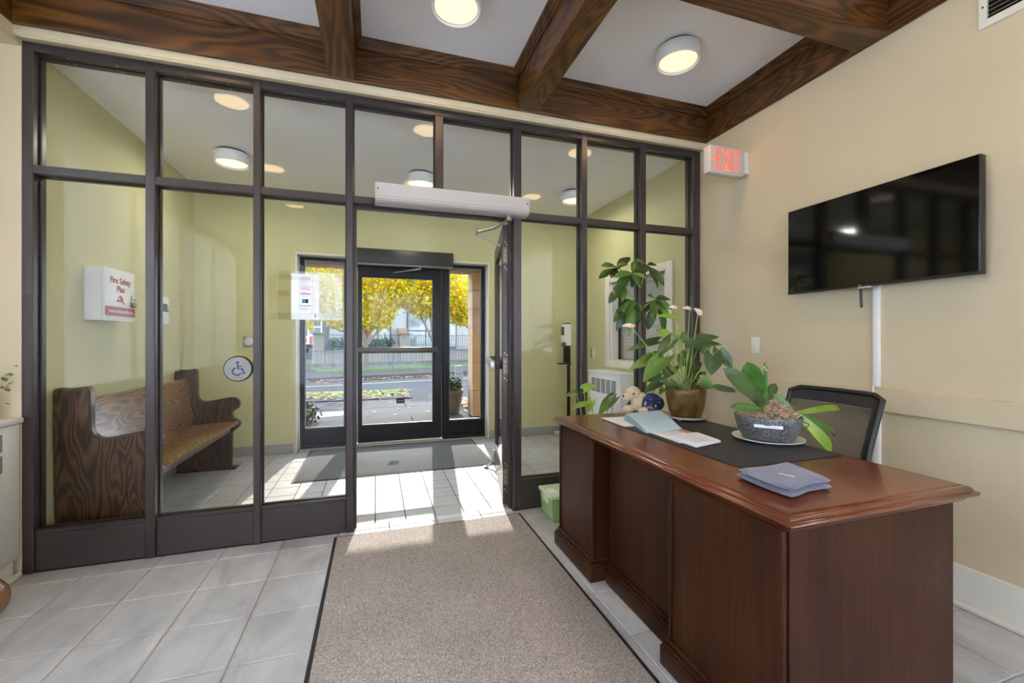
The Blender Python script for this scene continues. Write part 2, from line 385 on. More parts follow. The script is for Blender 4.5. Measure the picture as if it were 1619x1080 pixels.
# ---- left lobby wall with a deep window recess above the radiator
b = BM(); bx(b, -2.45, -1.785, YB, -2.67, 0, ZC + 0.02); bx(b, -2.45, -1.785, -2.67, 2.93, 2.80, ZC + 0.02)
bx(b, -2.45, -1.785, 2.93, YG + 0.06, 0, ZC + 0.02)
bx(b, -2.45, -1.97, -2.67, 2.93, 0, 0.80); bx(b, -2.45, -2.28, 1.81, 2.93, 0.80, 2.80); wl = struct('wall_left', b, M_WALL)  # end bay walled up, added to keep window light off the return
wn = struct('window_3'); M_ALW = mat('white_window_frame', (225, 225, 222), 0.4)
for k in range(4):
    ya = -2.67 + k * 1.12; yb = ya + 1.12
    b = BM()
    for q in ((ya, ya + 0.05, 0.80, 2.80), (yb - 0.05, yb, 0.80, 2.80), (ya + 0.05, yb - 0.05, 0.80, 0.86), (ya + 0.05, yb - 0.05, 2.74, 2.80)):
        bx(b, -2.42, -2.36, *q)
    f = mk('window_frame', b, M_ALW, wn, smooth=False)
    mk('pane', bx(BM(), -2.395, -2.388, ya + 0.05, yb - 0.05, 0.86, 2.74), M_GLASS, f, smooth=False)
    mk('added_blind', bx(BM(), -2.341, -2.340, ya + 0.01, yb - 0.01, 0.82, 2.79), M_ADDED_BLIND, f, smooth=False)
# ---- ceiling with oak coffers
ce = struct('ceiling', bx(BM(), -2.3, XR + 0.1, YB, YG + 0.05, ZC, ZC + 0.12), M_CEIL)
BXS = [(-0.28, -0.125), (0.955, 1.105)]
BYS = [(1.54, 1.70), (0.26, 0.42), (-1.02, -0.86), (-2.30, -2.14)]
xs = [XL + 0.02] + [v for q in BXS for v in q] + [XR - 0.02]
ys = [YB + 0.02] + sorted(v for q in BYS for v in q) + [YG - 0.088]
def beam(x0, x1, y0, y1, m): return mk('beam', bx(BM(), x0, x1, y0, y1, ZB, ZC, 0.003), m, ce, smooth=False)
beam(XL - 0.1, XR, YG - 0.088, YG - 0.06, M_OAKX); beam(XL - 0.1, XL + 0.02, YB, YG - 0.09, M_OAKY); beam(XR - 0.022, XR, YB, YG - 0.09, M_OAKY)
for y0, y1 in BYS: beam(XL + 0.022, XR - 0.024, y0, y1, M_OAKX)
for k in range(0, len(ys) - 1, 2):
    for x0, x1 in BXS: beam(x0, x1, ys[k] + 0.002, ys[k + 1] - 0.002, M_OAKY)
CR = [(0.0, -0.062), (0.010, -0.062), (0.013, -0.050), (0.022, -0.042), (0.026, -0.030), (0.038, -0.018), (0.042, -0.001), (0.0, -0.001)]
for i in range(0, len(xs) - 1, 2):
    for j in range(0, len(ys) - 1, 2):
        if ys[j + 1] < -0.9: continue
        x0, x1, y0, y1 = xs[i], xs[i + 1], ys[j], ys[j + 1]
        for pts, pl, a0, a1, m in (([(y0 + u, ZC + v) for u, v in CR], 'YZ', x0, x1, M_OAKX), ([(y1 - u, ZC + v) for u, v in CR], 'YZ', x0, x1, M_OAKX),
                                   ([(x0 + u, ZC + v) for u, v in CR], 'XZ', y0, y1, M_OAKY), ([(x1 - u, ZC + v) for u, v in CR], 'XZ', y0, y1, M_OAKY)):
            mk('crown_moulding', prism(BM(), pts, pl, a0, a1), m, ce, smooth=False)
# ---- header strip above the glass wall
hd = struct('trim_1', bx(BM(), XL - 0.02, XR, YG - 0.058, YBK + 0.05, 2.836, ZC + 0.02, 0.004), M_WALL)
mk('shadow_bead', bx(BM(), XL, XR, YG - 0.052, YG - 0.030, 2.826, 2.838, 0.003), M_WALL, hd)
# ---- vestibule shell
struct('wall_vestibule_left', bx(BM(), XL - 0.2, XL, YG + 0.062, YF + 0.2, 0, ZV + 0.1), M_VWALL)
VR = XR - 0.01
b = BM(); bx(b, VR, VR + 0.2, YG + 0.062, 3.30, 0, ZV + 0.1); bx(b, VR, VR + 0.2, 3.30, 4.44, 0, 0.96); bx(b, VR, VR + 0.2, 3.30, 4.44, 1.94, ZV + 0.1)
bx(b, VR, VR + 0.2, 4.44, YF + 0.2, 0, ZV + 0.1); struct('wall_vestibule_right', b, M_VWALL)
b = BM(); bx(b, XL, -0.84, YF, YF + 0.3, 0, ZV + 0.1); bx(b, 1.355, VR, YF, YF + 0.3, 0, ZV + 0.1); bx(b, -0.84, 1.355, YF, YF + 0.3, 2.205, ZV + 0.1)
fw = struct('wall_far', b, M_VWALL)
b = BM(); bx(b, -0.842, -0.828, YF - 0.004, YF + 0.16, 0, 2.19, 0.003); bx(b, 1.343, 1.357, YF - 0.004, YF + 0.16, 0, 2.19, 0.003); bx(b, -0.842, 1.357, YF - 0.004, YF + 0.16, 2.19, 2.207, 0.003)
mk('reveal_lining', b, M_TRIMW, fw)
struct('ceiling_vestibule', bx(BM(), XL - 0.2, XR + 0.2, YBK + 0.052, YF + 0.3, ZV, ZV + 0.1), M_CEIL)
bb = struct('baseboard_vestibule')
def skirt(fixed, a0, a1, ax):
    a = a0
    while a < a1 - 0.02:
        e = min(a + 0.305, a1); q = (a + 0.0015, e - 0.0015)
        if ax == 'x': bx_ = bx(BM(), q[0], q[1], fixed - 0.010, fixed, 0.001, 0.106, 0.002, 1)
        else: bx_ = bx(BM(), min(fixed, fixed + (0.01 if fixed < 0 else -0.01)), max(fixed, fixed + (0.01 if fixed < 0 else -0.01)), q[0], q[1], 0.001, 0.106, 0.002, 1)
        mk('skirting_tile', bx_, M_BTILE, bb, smooth=False); a = e
skirt(YF - 0.001, XL + 0.012, -0.845, 'x'); skirt(YF - 0.001, 1.36, VR - 0.012, 'x'); skirt(XL + 0.001, 3.05, YF, 'y'); skirt(VR - 0.001, 4.48, YF, 'y')
# ---- interior window in the right vestibule wall, with blind
w4 = struct('window_4'); b = BM()
for q in ((4.38, 4.47, 0.93, 1.98), (3.27, 3.36, 0.93, 1.98), (3.36, 4.38, 0.93, 1.01), (3.36, 4.38, 1.90, 1.98)): bx(b, VR - 0.018, VR + 0.0, *q, 0.003)
mk('window_frame', b, M_TRIMW, w4)
b = BM()
for q in ((4.34, 4.38, 1.01, 1.90), (3.36, 3.40, 1.01, 1.90)): bx(b, VR + 0.001, VR + 0.10, *q)
bx(b, VR + 0.001, VR + 0.11, 3.36, 4.38, 1.0, 1.015)
mk('reveal', b, M_TRIMW, w4, smooth=False)
mk('pane', bx(BM(), VR + 0.095, VR + 0.101, 3.40, 4.34, 1.015, 1.90), M_GLASS, w4, smooth=False)
mk('dark_edge', bx(BM(), VR + 0.085, VR + 0.105, 4.325, 4.34, 1.015, 1.90), M_BLACK, w4, smooth=False)
bl = mk('blind', bx(BM(), VR + 0.115, VR + 0.145, 3.42, 4.31, 1.86, 1.90, 0.003), M_WHITEP, w4)
sl = BM(); bx(sl, -0.015, 0.015, -0.445, 0.445, -0.0008, 0.0008); sm = bpy.data.meshes.new('slat'); sl.to_mesh(sm); sl.free(); sm.materials.append(M_WHITEP)
for k in range(34): mesh_obj('slat', sm, bl, (VR + 0.13, 3.865, 1.025 + k * 0.0247), (0, R(38), 0))
mk('backing_panel', bx(BM(), VR + 0.16, VR + 0.2, 3.3, 4.44, 0.95, 1.95), M_TRIMW, w4, smooth=False)

# ================================================================== GLASS PARTITION
gp = struct('wall_glass', label='dark bronze framed glass partition between lobby and vestibule')
V = [(-1.79, -1.741), (-1.249, -1.203), (-0.71, -0.67), (-0.184, -0.140), (0.954, 1.012), (1.501, 1.548), (2.025, 2.076), (2.535, 2.606)]
for i, (a, c) in enumerate(V): mk('mullion', bx(BM(), a, c, YG, YBK, 0, 2.834, 0.003, 1), M_BRONZE, gp, smooth=False)
mk('transom_mullion', bx(BM(), 0.386, 0.443, YG, YBK, 2.183, 2.785, 0.003, 1), M_BRONZE, gp, smooth=False)
bays = [(V[k][1], V[k + 1][0]) for k in range(len(V) - 1)]
def pane(x0, x1, z0, z1):
    b = BM(); e = 0.006
    for q in ((x0, x0 + e, z0, z1), (x1 - e, x1, z0, z1), (x0 + e, x1 - e, z0, z0 + e), (x0 + e, x1 - e, z1 - e, z1)): bx(b, q[0], q[1], 2.979, 2.991, q[2], q[3])
    mk('gasket', b, M_GASKET, gp, smooth=False)
    mk('glass_pane', bx(BM(), x0 + 0.004, x1 - 0.004, 2.982, 2.988, z0 + 0.004, z1 - 0.004), M_GLASS, gp, smooth=False)
for k, (a, c) in enumerate(bays):
    mk('head_rail', bx(BM(), a, c, YG + 0.002, YBK, 2.786, 2.834, 0.002, 1), M_BRONZE, gp, smooth=False)
    mk('cross_rail', bx(BM(), a, c, YG + 0.002, YBK, 2.136, 2.182, 0.002, 1), M_BRONZE, gp, smooth=False)
    if k == 3:
        pane(a, 0.386, 2.182, 2.786); pane(0.443, c, 2.182, 2.786)
        continue
    pane(a, c, 2.182, 2.786); pane(a, c, 0.222, 2.136)
    mk('sill_panel', bx(BM(), a, c, YG + 0.016, YBK - 0.005, 0.002, 0.205, 0.003, 1), M_BRONZE, gp, smooth=False)
    mk('glazing_bead', bx(BM(), a, c, YG + 0.014, YBK - 0.004, 0.205, 0.222, 0.002, 1), M_BRONZE, gp, smooth=False)
    b = BM()
    for zz in (2.796,):
        for fx in (0.28, 0.72):
            for yy in (2.955, 3.012): cyl(b, (a + (c - a) * fx, yy, 2.7865), (a + (c - a) * fx, yy, 2.784), 0.004, n=8)
    mk('screw', b, M_STEEL, gp)
b = BM(); bx(b, -0.140, -0.122, 2.99, 3.03, 0, 2.136); bx(b, 0.936, 0.954, 2.99, 3.03, 0.0, 2.136); bx(b, -0.122, 0.936, 2.99, 3.03, 2.118, 2.136)
mk('door_stop', b, M_BRONZE, gp, smooth=False)
# ---- inner door, held open into the vestibule (local x runs from hinge to free edge)
d1 = struct('door_1', label='open bronze framed glass door hinged at the right jamb'); d1.location = (0.925, 3.046, 0)
d1.matrix_world = Matrix.Translation((0.925, 3.046, 0)); d1.rotation_euler = (0, 0, R(78)); W = 1.03
def dd(name, b, m, smooth=False, par=None): return mk(name, b, m, par or d1, local=True, smooth=smooth)
dd('hinge_stile', bx(BM(), 0, 0.11, -0.022, 0.022, 0.012, 2.11, 0.003, 1), M_BRONZE)
dd('lock_stile', bx(BM(), W - 0.11, W, -0.022, 0.022, 0.012, 2.11, 0.003, 1), M_BRONZE)
dd('top_rail', bx(BM(), 0.11, W - 0.11, -0.022, 0.022, 1.985, 2.11, 0.003, 1), M_BRONZE)
dd('bottom_rail', bx(BM(), 0.11, W - 0.11, -0.022, 0.022, 0.012, 0.25, 0.003, 1), M_BRONZE)
dd('glass_pane', bx(BM(), 0.105, W - 0.105, -0.004, 0.004, 0.245, 1.99), M_GLASS)
pb = dd('push_bar', bx(BM(), 0.075, W - 0.06, 0.075, 0.110, 1.02, 1.085, 0.006), M_SATIN, True)
for xx in (0.10, W - 0.13): dd('bar_bracket', bx(BM(), xx, xx + 0.05, 0.022, 0.074, 1.020, 1.085, 0.004), M_BLACKP, True)
for zz in (0.22, 1.05, 1.88):
    h = dd('hinge', bx(BM(), -0.0035, -0.0005, -0.020, 0.020, zz - 0.06, zz + 0.06, 0.001, 1), mat('hinge_nickel', (128, 112, 98), 0.45, metal=0.5))
    cyb = BM(); cyl(cyb, (-0.008, -0.024, zz - 0.06), (-0.008, -0.024, zz + 0.06), 0.007, n=10)
    for q in (-0.1, 0.09): [cyl(cyb, (0.0, s, zz + q + s), (-0.002, s, zz + q + s), 0.005, n=8) for s in (-0.008, 0.008)]
    for q in (-0.035, 0.0, 0.035): cyl(cyb, (-0.003, 0.006, zz + q), (-0.0055, 0.006, zz + q), 0.004, n=8)
    dd('knuckle', cyb, M_STEEL, True)
hb = BM(); tube(hb, [(W - 0.06, 0.03, 0.14), (W - 0.06, 0.04, 0.06), (W - 0.06, 0.10, 0.012)], 0.009, 8); bx(hb, W - 0.075, W - 0.045, 0.022, 0.034, 0.09, 0.17, 0.003); bx(hb, W - 0.08, W - 0.04, 0.085, 0.13, 0.002, 0.018, 0.005)
dd('holder_foot', hb, M_STEEL, True)
# ---- inner door operator
op = thing('door_operator', 'silver door operator box above the open inner door', 'door operator', (0.52, YG, 2.135))
prof = [(YG - 0.001, 2.128), (YG - 0.085, 2.128), (YG - 0.105, 2.136), (YG - 0.115, 2.150), (YG - 0.115, 2.246), (YG - 0.001, 2.246)]
mk('housing', prism(BM(), prof, 'YZ', 0.0, 1.028, 0.002), mat('silver_paint', (186, 180, 176), 0.42, metal=0.15), op, smooth=False)
mk('cover_seam', bx(BM(), 0.002, 1.026, YG - 0.1165, YG - 0.114, 2.160, 2.163), mat('seam_grey', (150, 146, 142), 0.4), op, smooth=False)
for xx in (-0.006, 1.028): mk('end_cap', prism(BM(), prof, 'YZ', xx, xx + 0.006), mat('cap_grey', (176, 172, 168), 0.4), op, smooth=False)
b = BM()
for xx in (0.012, 1.016): mk('screw', cyl(BM(), (xx, YG - 0.114, 2.205), (xx, YG - 0.118, 2.205), 0.005, n=10), M_BLACKP, op)
b = BM(); A0 = (0.90, YG - 0.05, 2.128); EL = (0.756, 3.30, 2.098); BR = (0.948, 3.285, 2.005)
cyl(b, A0, (A0[0], A0[1], 2.098), 0.014, n=14); cyl(b, (A0[0], A0[1], 2.106), (A0[0], A0[1], 2.094), 0.024, n=16)
mk('spindle', b, M_STEEL, op)
b = BM(); tube(b, [(A0[0], A0[1], 2.10), (0.862, 3.0, 2.088), (0.838, 3.06, 2.078), EL], [0.011, 0.011, 0.012, 0.011], 8)
mk('arm', b, M_STEEL, op)
b = BM(); cyl(b, (EL[0], EL[1], EL[2] - 0.02), (EL[0], EL[1], EL[2] + 0.03), 0.013, n=12); tube(b, [EL, (0.85, 3.295, 2.05), BR], [0.006, 0.008, 0.007], 8); ball(b, BR, 0.014, 10, 8)
mk('arm', b, M_STEEL, op)
# ================================================================== OUTER ENTRANCE
YO0, YO1 = 5.335, 5.405
def frame_post(parent, x0, x1, z0, z1, name='post'): return mk(name, bx(BM(), x0, x1, YO0, YO1, z0, z1, 0.003, 1), M_BLACK, parent, smooth=False)
for nm, x0, x1, lab in (('window_1', -0.826, -0.300, 'narrow black framed sidelight left of the street door'), ('window_2', 0.800, 1.341, 'narrow black framed sidelight right of the street door')):
    wv = struct(nm, label=lab)
    lx0, lx1 = (-0.779, -0.349) if nm == 'window_1' else (0.877, 1.296)
    frame_post(wv, x0, lx0, 0, 2.19); frame_post(wv, lx1, x1, 0, 2.19)
    frame_post(wv, lx0, lx1, 2.157, 2.19, 'rail'); frame_post(wv, lx0, lx1, 0.190, 0.222, 'rail'); frame_post(wv, lx0, lx1, 0, 0.03, 'rail')
    mk('kick_panel', bx(BM(), lx0, lx1, YO0 + 0.02, YO1 - 0.01, 0.03, 0.19, 0.002), M_BLACK, wv, smooth=False)
    b = BM(); e = 0.012
    for q in ((lx0, lx0 + e, 0.222, 2.157), (lx1 - e, lx1, 0.222, 2.157), (lx0 + e, lx1 - e, 0.222, 0.222 + e), (lx0 + e, lx1 - e, 2.157 - e, 2.157)): bx(b, q[0], q[1], YO0 + 0.022, YO1 - 0.02, q[2], q[3])
    mk('glazing_bead', b, mat('bead_grey', (120, 120, 122), 0.35, metal=0.5), wv, smooth=False)
    mk('pane', bx(BM(), lx0 + 0.008, lx1 - 0.008, YO0 + 0.035, YO0 + 0.041, 0.23, 2.15), M_GLASS_OUT, wv, smooth=False)
    if nm == 'window_1':
        mk('white_box', bx(BM(), -0.768, -0.690, YO0 + 0.043, YO0 + 0.09, 1.145, 1.195, 0.006), M_WHITEP, wv)  # small white box with dark inset outside the pane
        mk('box_inset', bx(BM(), -0.752, -0.706, YO0 + 0.038, YO0 + 0.0435, 1.157, 1.180), M_DARK, wv, smooth=False)
        mk('black_block', bx(BM(), -0.778, -0.735, YO0 + 0.043, YO0 + 0.085, 1.095, 1.140, 0.003), M_BLACKP, wv)
d2 = struct('door_2', label='black framed glass street door with a wide push bar')
for a, c, z0, z1, n in ((-0.296, -0.212, 0, 2.19, 'jamb'), (0.785, 0.798, 0, 2.19, 'jamb'), (-0.212, 0.785, 2.14, 2.19, 'head')): frame_post(d2, a, c, z0, z1, n)
for a, c, z0, z1, n in ((-0.207, -0.165, 0.02, 2.135, 'stile'), (0.680, 0.780, 0.02, 2.135, 'stile'), (-0.165, 0.680, 1.998, 2.135, 'top_rail'), (-0.165, 0.680, 0.02, 0.222, 'bottom_rail')):
    mk(n, bx(BM(), a, c, YO0 + 0.01, YO1 - 0.012, z0, z1, 0.003, 1), M_BLACK, d2, smooth=False)
mk('pane', bx(BM(), -0.168, 0.683, YO0 + 0.032, YO0 + 0.038, 0.219, 2.001), M_GLASS_OUT, d2, smooth=False)
b = BM(); e = 0.008
for q in ((-0.165, -0.165 + e, 0.222, 1.998), (0.68 - e, 0.68, 0.222, 1.998), (-0.157, 0.672, 0.222, 0.23), (-0.157, 0.672, 1.99, 1.998)): bx(b, q[0], q[1], YO0 + 0.022, YO0 + 0.048, q[2], q[3])
mk('glazing_bead', b, M_BLACK, d2, smooth=False)
mk('push_bar', bx(BM(), -0.205, 0.725, YO0 - 0.075, YO0 - 0.035, 1.085, 1.155, 0.008), mat('bar_bronze', (96, 92, 88), 0.35, metal=0.5), d2)
for xx in (-0.195, 0.69): mk('bar_bracket', bx(BM(), xx, xx + 0.025, YO0 - 0.036, YO0 + 0.012, 1.095, 1.145, 0.003), M_BLACKP, d2)
mk('threshold', bx(BM(), -0.30, 0.80, YO0 - 0.09, YO0 + 0.09, 0.0, 0.014, 0.003), M_SATIN, d2, smooth=False)
st = mk('door_sticker', bx(BM(), 0.238, 0.336, YO0 + 0.026, YO0 + 0.031, 0.468, 0.540), mat('navy_sticker', (18, 26, 38), 0.4), d2, smooth=False)
b = BM()
for k in range(5): bx(b, 0.256 + k * 0.014, 0.256 + k * 0.014 + 0.009, YO0 + 0.0248, YO0 + 0.0258, 0.490, 0.490 + (0.018 if k in (0, 3) else 0.011))
bx(b, 0.25, 0.325, YO0 + 0.0248, YO0 + 0.0258, 0.523, 0.526)
mk('print', b, mat('pale_print', (170, 178, 176), 0.6), d2, smooth=False)
oo = thing('door_operator', 'long black door operator over the street door', 'door operator', (0.35, 5.12, 2.112))
mk('housing', bx(BM(), -0.21, 0.884, 5.06, 5.178, 2.112, 2.280, 0.006), mat('operator_black', (58, 58, 54), 0.4, metal=0.3), oo)
mk('satin_strip', bx(BM(), -0.20, 0.875, 5.068, 5.175, 2.104, 2.112, 0.002), M_SATIN, oo, smooth=False)  # satin strip under the operator housing
b = BM(); cyl(b, (0.50, 5.12, 2.112), (0.50, 5.12, 2.08), 0.012, n=12); tube(b, [(0.50, 5.12, 2.085), (0.30, 5.16, 2.05), (0.20, 5.30, 2.05)], [0.012, 0.009, 0.009], 8)
mk('arm', b, M_STEEL, oo)
# ================================================================== CEILING LIGHTS
M_DRUM = mat('white_lamp_drum', (232, 230, 226), 0.45)
def diff_mat(name, rim, mid, s):
    k = NT(name); co = k.n('ShaderNodeTexCoord').outputs['Object']; g = k.n('ShaderNodeVectorMath', operation='LENGTH'); k.l(co, g.inputs[0])
    c = k.ramp(k.math('MULTIPLY', g.outputs['Value'], 7.6), [(0.0, (*mid, 1)), (0.55, tuple((a + b_) / 2 for a, b_ in zip(rim, mid)) + (1,)), (1.0, (*rim, 1))])
    k.base((0.8, 0.78, 0.7, 1)); k.l(c, k.p.inputs['Emission Color']); k.p.inputs['Emission Strength'].default_value = s
    k.p.inputs['Roughness'].default_value = 0.5; return k.m
M_DIFW = diff_mat('warm_lit_diffuser', (0.66, 0.52, 0.34), (1.0, 0.78, 0.42), 0.62)
M_DIFC = diff_mat('neutral_lit_diffuser', (0.66, 0.68, 0.46), (1.0, 1.0, 0.72), 0.62)
def lamp(x, y, zc, m, label, group, watts, color):
    t = thing('ceiling_light', label, 'ceiling light', (x, y, zc - 0.105), 0, group)
    L = lambda name, b, mm: mk(name, b, mm, t, local=True)
    L('mounting_plate', lathe(BM(), [(0.0, 0.085), (0.112, 0.085), (0.112, 0.105), (0, 0.105)], n=40), mat('lamp_gap_shade', (70, 68, 64), 0.7))  # shade of the gap above the drum put into the plate colour
    L('drum', lathe(BM(), [(0.124, 0.012), (0.126, 0.0), (0.133, 0.0), (0.135, 0.004), (0.135, 0.080), (0.130, 0.086), (0.0, 0.086)], n=48), M_DRUM)
    L('diffuser', lathe(BM(), [(0.0, 0.004), (0.06, 0.005), (0.10, 0.008), (0.125, 0.014)], n=48), m)
    ld = bpy.data.lights.new('lamp_glow', 'AREA'); ld.shape = 'DISK'; ld.size = 0.22; ld.energy = watts; ld.color = color
    lo = bpy.data.objects.new('lamp_glow', ld); COL.objects.link(lo); lo.parent = t; lo.location = (0, 0, -0.004)
    return t
WARM, COOL = (1.0, 0.68, 0.34), (1.0, 0.97, 0.84)
rows = [(2.29, 'nearest the glass wall'), (0.98, 'of the second row from the glass'), (-0.30, 'of the third row from the glass'), (-1.58, 'of the row farthest from the glass')]
for yy, rt in rows:
    for xx, ct in ((-1.03, 'left coffer'), (0.415, 'middle coffer'), (1.86, 'right coffer')):
        lamp(xx, yy, ZC, M_DIFW, 'drum ceiling light in the %s %s' % (ct, rt), 'drum lights in the lobby coffers', LOBBY_W, WARM)
for xx, ct in ((-1.17, 'above the pew'), (0.42, 'in front of the street door'), (2.04, 'by the hand sanitizer stand')):
    lamp(xx, 4.18, ZV, M_DIFC, 'round drum light on the vestibule ceiling %s' % ct, 'drum lights in the vestibule', VEST_W, COOL)
#@@PART2@@
# ================================================================== EXTERIOR
M_CONC = mat('worn_concrete', (70, 66, 64), 0.85, var=0.10, vscale=1.6, bump=0.3, bscale=60, space='World', spec=0.12)
M_CONC2 = mat('paler_concrete', (76, 72, 69), 0.85, var=0.08, vscale=2.2, bump=0.3, bscale=60, space='World', spec=0.12)
M_ASPH = mat('grey_asphalt', (76, 73, 72), 0.9, var=0.08, vscale=1.2, bump=0.4, bscale=90, space='World', spec=0.12)
M_GRASS = mat('mown_grass', (80, 102, 34), 0.9, var=0.25, vscale=9, bump=1.0, bscale=60, space='World')
M_DIRT = mat('bare_soil', (70, 61, 55), 0.95, var=0.2, vscale=4, bump=0.5, bscale=40, space='World')
M_STONE = mat('tan_limestone', (186, 156, 120), 0.8, var=0.08, vscale=5, bump=0.25, bscale=50, space='World')
M_STONEG = mat('grey_limestone', (116, 113, 108), 0.85, var=0.10, vscale=6, bump=0.3, bscale=50, space='World')
M_IRON = mat('grey_iron', (76, 81, 93), 0.5)
M_BARK = mat('grey_brown_bark', (112, 98, 84), 0.9, var=0.25, vscale=14, bump=0.8, bscale=30)
SO, SDX, SDY = Vector((-0.088, 14.84, 0)), Vector((0.968, 0.25, 0)).normalized(), Vector((-0.25, 0.968, 0)).normalized()
def S(a, t, z=0.0): return SO + SDX * a + SDY * t + Vector((0, 0, z))
def sbox(bm, a0, a1, t0, t1, z0, z1, bev=0.0):
    t = bx(BM(), a0, a1, t0, t1, z0, z1, bev)
    M = Matrix(((SDX.x, SDY.x, 0, SO.x), (SDX.y, SDY.y, 0, SO.y), (0, 0, 1, 0), (0, 0, 0, 1)))
    bmesh.ops.transform(t, matrix=M, verts=t.verts); _merge(bm, t); return bm
# ground sheets
g = struct('ground', bx(BM(), -30, 30, 5.47, 11.3, -0.30, -0.045), M_CONC)
for k, (ya, yb) in enumerate(((5.44, 7.12), (7.13, 8.22), (8.23, 9.36))):
    for j in range(-4, 4):
        xa = 0.55 + j * 3.2 + (0.7 if k == 1 else 0)
        mk('concrete_slab', bx(BM(), xa, xa + 3.19, ya, yb, -0.10, -0.02 + 0.012 * (k == 0), 0.006, 1), M_CONC if (k + j) % 2 else M_CONC2, g, smooth=False)
mk('flat_patch', prism(BM(), [(-1.10, 8.02), (-0.40, 8.02), (-0.55, 7.55), (-1.05, 7.45)], 'XY', -0.03, -0.014), mat('blue_grey_patch', (124, 129, 143), 0.8, var=0.05), g, smooth=False)  # thin blue-grey patch lying on the slabs
for j in range(3): mk('drive_slab', bx(BM(), 0.75 + j * 3.2, 0.75 + j * 3.2 + 3.19, 9.37, 11.05, -0.10, -0.022, 0.006, 1), M_CONC2, g, smooth=False)
sy = struct('added_bounce_ground', bx(BM(), -25, -2.47, -3.41, 5.46, -0.30, -0.05), M_CONC2)  # unseen pale ground added to bounce sunlight up to the ceiling
struct('right_yard', bx(BM(), XR + 0.21, 25, -3.41, 5.46, -0.30, -0.05), M_CONC2)
struct('rear_yard', bx(BM(), -25, 25, -28, -3.42, -0.30, -0.05), M_CONC2)
verge = struct('grass_verge', rough_up(bx(BM(), -14, 0.74, 9.38, 11.1, -0.10, -0.01), 0.0, 1), M_GRASS)
mk('bare_strip', bx(BM(), -14, 0.74, 9.38, 9.95, -0.05, -0.004, 0.003), M_DIRT, verge, smooth=False)
road = struct('street', sbox(BM(), -40, 44, -3.9, -0.10, -0.20, -0.05), M_ASPH)
b = BM(); sbox(b, -40, 44, -1.62, -1.52, -0.05, -0.047); mk('lane_line', b, mat('worn_yellow_line', (158, 141, 100), 0.8, var=0.1), road, smooth=False)
b = bx(BM(), -30, 30, 11.06, 14.8, -0.25, -0.06); mk('road_shoulder', b, M_ASPH, road, smooth=False)
fs = struct('sidewalk', sbox(BM(), -40, 44, -0.10, 0.12, -0.2, 0.07, 0.01), M_CONC2)
for k in range(-6, 9): mk('concrete_slab', sbox(BM(), k * 1.8, k * 1.8 + 1.785, 0.13, 2.3, -0.1, 0.065, 0.006), M_CONC2, fs, smooth=False)
lawn = struct('lawn', sbox(BM(), -40, 44, 2.31, 40, -0.2, 0.05), M_GRASS)
mk('soil_bed', sbox(BM(), -40, 44, 5.4, 8.0, 0.0, 0.062), M_DIRT, lawn, smooth=False)
mk('garden_path', sbox(BM(), -3.2, -1.35, 2.31, 8.0, 0.0, 0.068), M_CONC2, lawn, smooth=False)
# porch: soffit, lintel, stone pillars
po = struct('porch', bx(BM(), -1.9, 2.7, 5.49, 7.09, 2.42, 2.75), M_STONEG)
mk('lintel', bx(BM(), -1.9, 2.7, 6.74, 7.09, 2.345, 2.42), mat('tan_soffit', (171, 158, 133), 0.8, var=0.05), po, smooth=False)
mk('soffit_board', bx(BM(), -1.9, 2.7, 5.49, 6.735, 2.385, 2.419), mat('tan_soffit', (171, 158, 133)), po, smooth=False)
for (xa, xb) in ((1.486, 1.95), (-1.50, -1.06)):
    z = 0.0
    for hgt in (0.42, 0.46, 0.42, 0.45, 0.30, 0.29):
        mk('stone_block', bx(BM(), xa, xb, 6.74, 7.09, z, z + hgt - 0.004, 0.004, 1), M_STONE, po, smooth=False); z += hgt
    mk('pillar_core', bx(BM(), xa + 0.01, xb - 0.01, 6.75, 7.08, 0, 2.345), M_STONEG, po, smooth=False)
b = BM(); bx(b, -3.5, -0.85, 5.47, 5.49, 0, 3.2); bx(b, 1.37, 4.2, 5.47, 5.49, 0, 3.2); bx(b, -0.85, 1.37, 5.47, 5.49, 2.2, 3.2)
struct('wall_outside', b, M_STONE)
# planter by the pillar
pl = thing('concrete_planter', 'round weathered concrete planter outside beside the stone pillar', 'planter', (1.17, 7.22, -0.008))
mk('bowl', lathe(BM(), [(0.18, 0), (0.20, 0.03), (0.235, 0.22), (0.245, 0.33), (0.265, 0.345), (0.265, 0.40), (0.235, 0.40), (0.23, 0.34), (0, 0.34)], (1.17, 7.22, -0.008), 36), mat('weathered_concrete', (130, 124, 114), 0.9, var=0.18, vscale=7, bump=0.6, bscale=40), pl)
def scatter_leaves(bm, n, fn, size, seed, flat=False):
    rnd = random.Random(seed)
    for _ in range(n):
        p = fn(rnd)
        if p is None: continue
        d = Vector((rnd.uniform(-1, 1), rnd.uniform(-1, 1), rnd.uniform(-0.15, 0.15) if flat else rnd.uniform(-1, 0.4))).normalized()
        s = d.cross(Vector((rnd.uniform(-0.2, 0.2), rnd.uniform(-0.2, 0.2), 1)) if flat else Vector((rnd.uniform(-1, 1), rnd.uniform(-1, 1), rnd.uniform(0, 1)))).normalized()
        L = size * rnd.uniform(0.6, 1.3); q = p + d * L; m = p + d * L * 0.45
        f = bm.faces.new([bm.verts.new(v) for v in (p, m + s * L * 0.42, q, m - s * L * 0.42)]); f.material_index = rnd.randrange(3)
    return bm
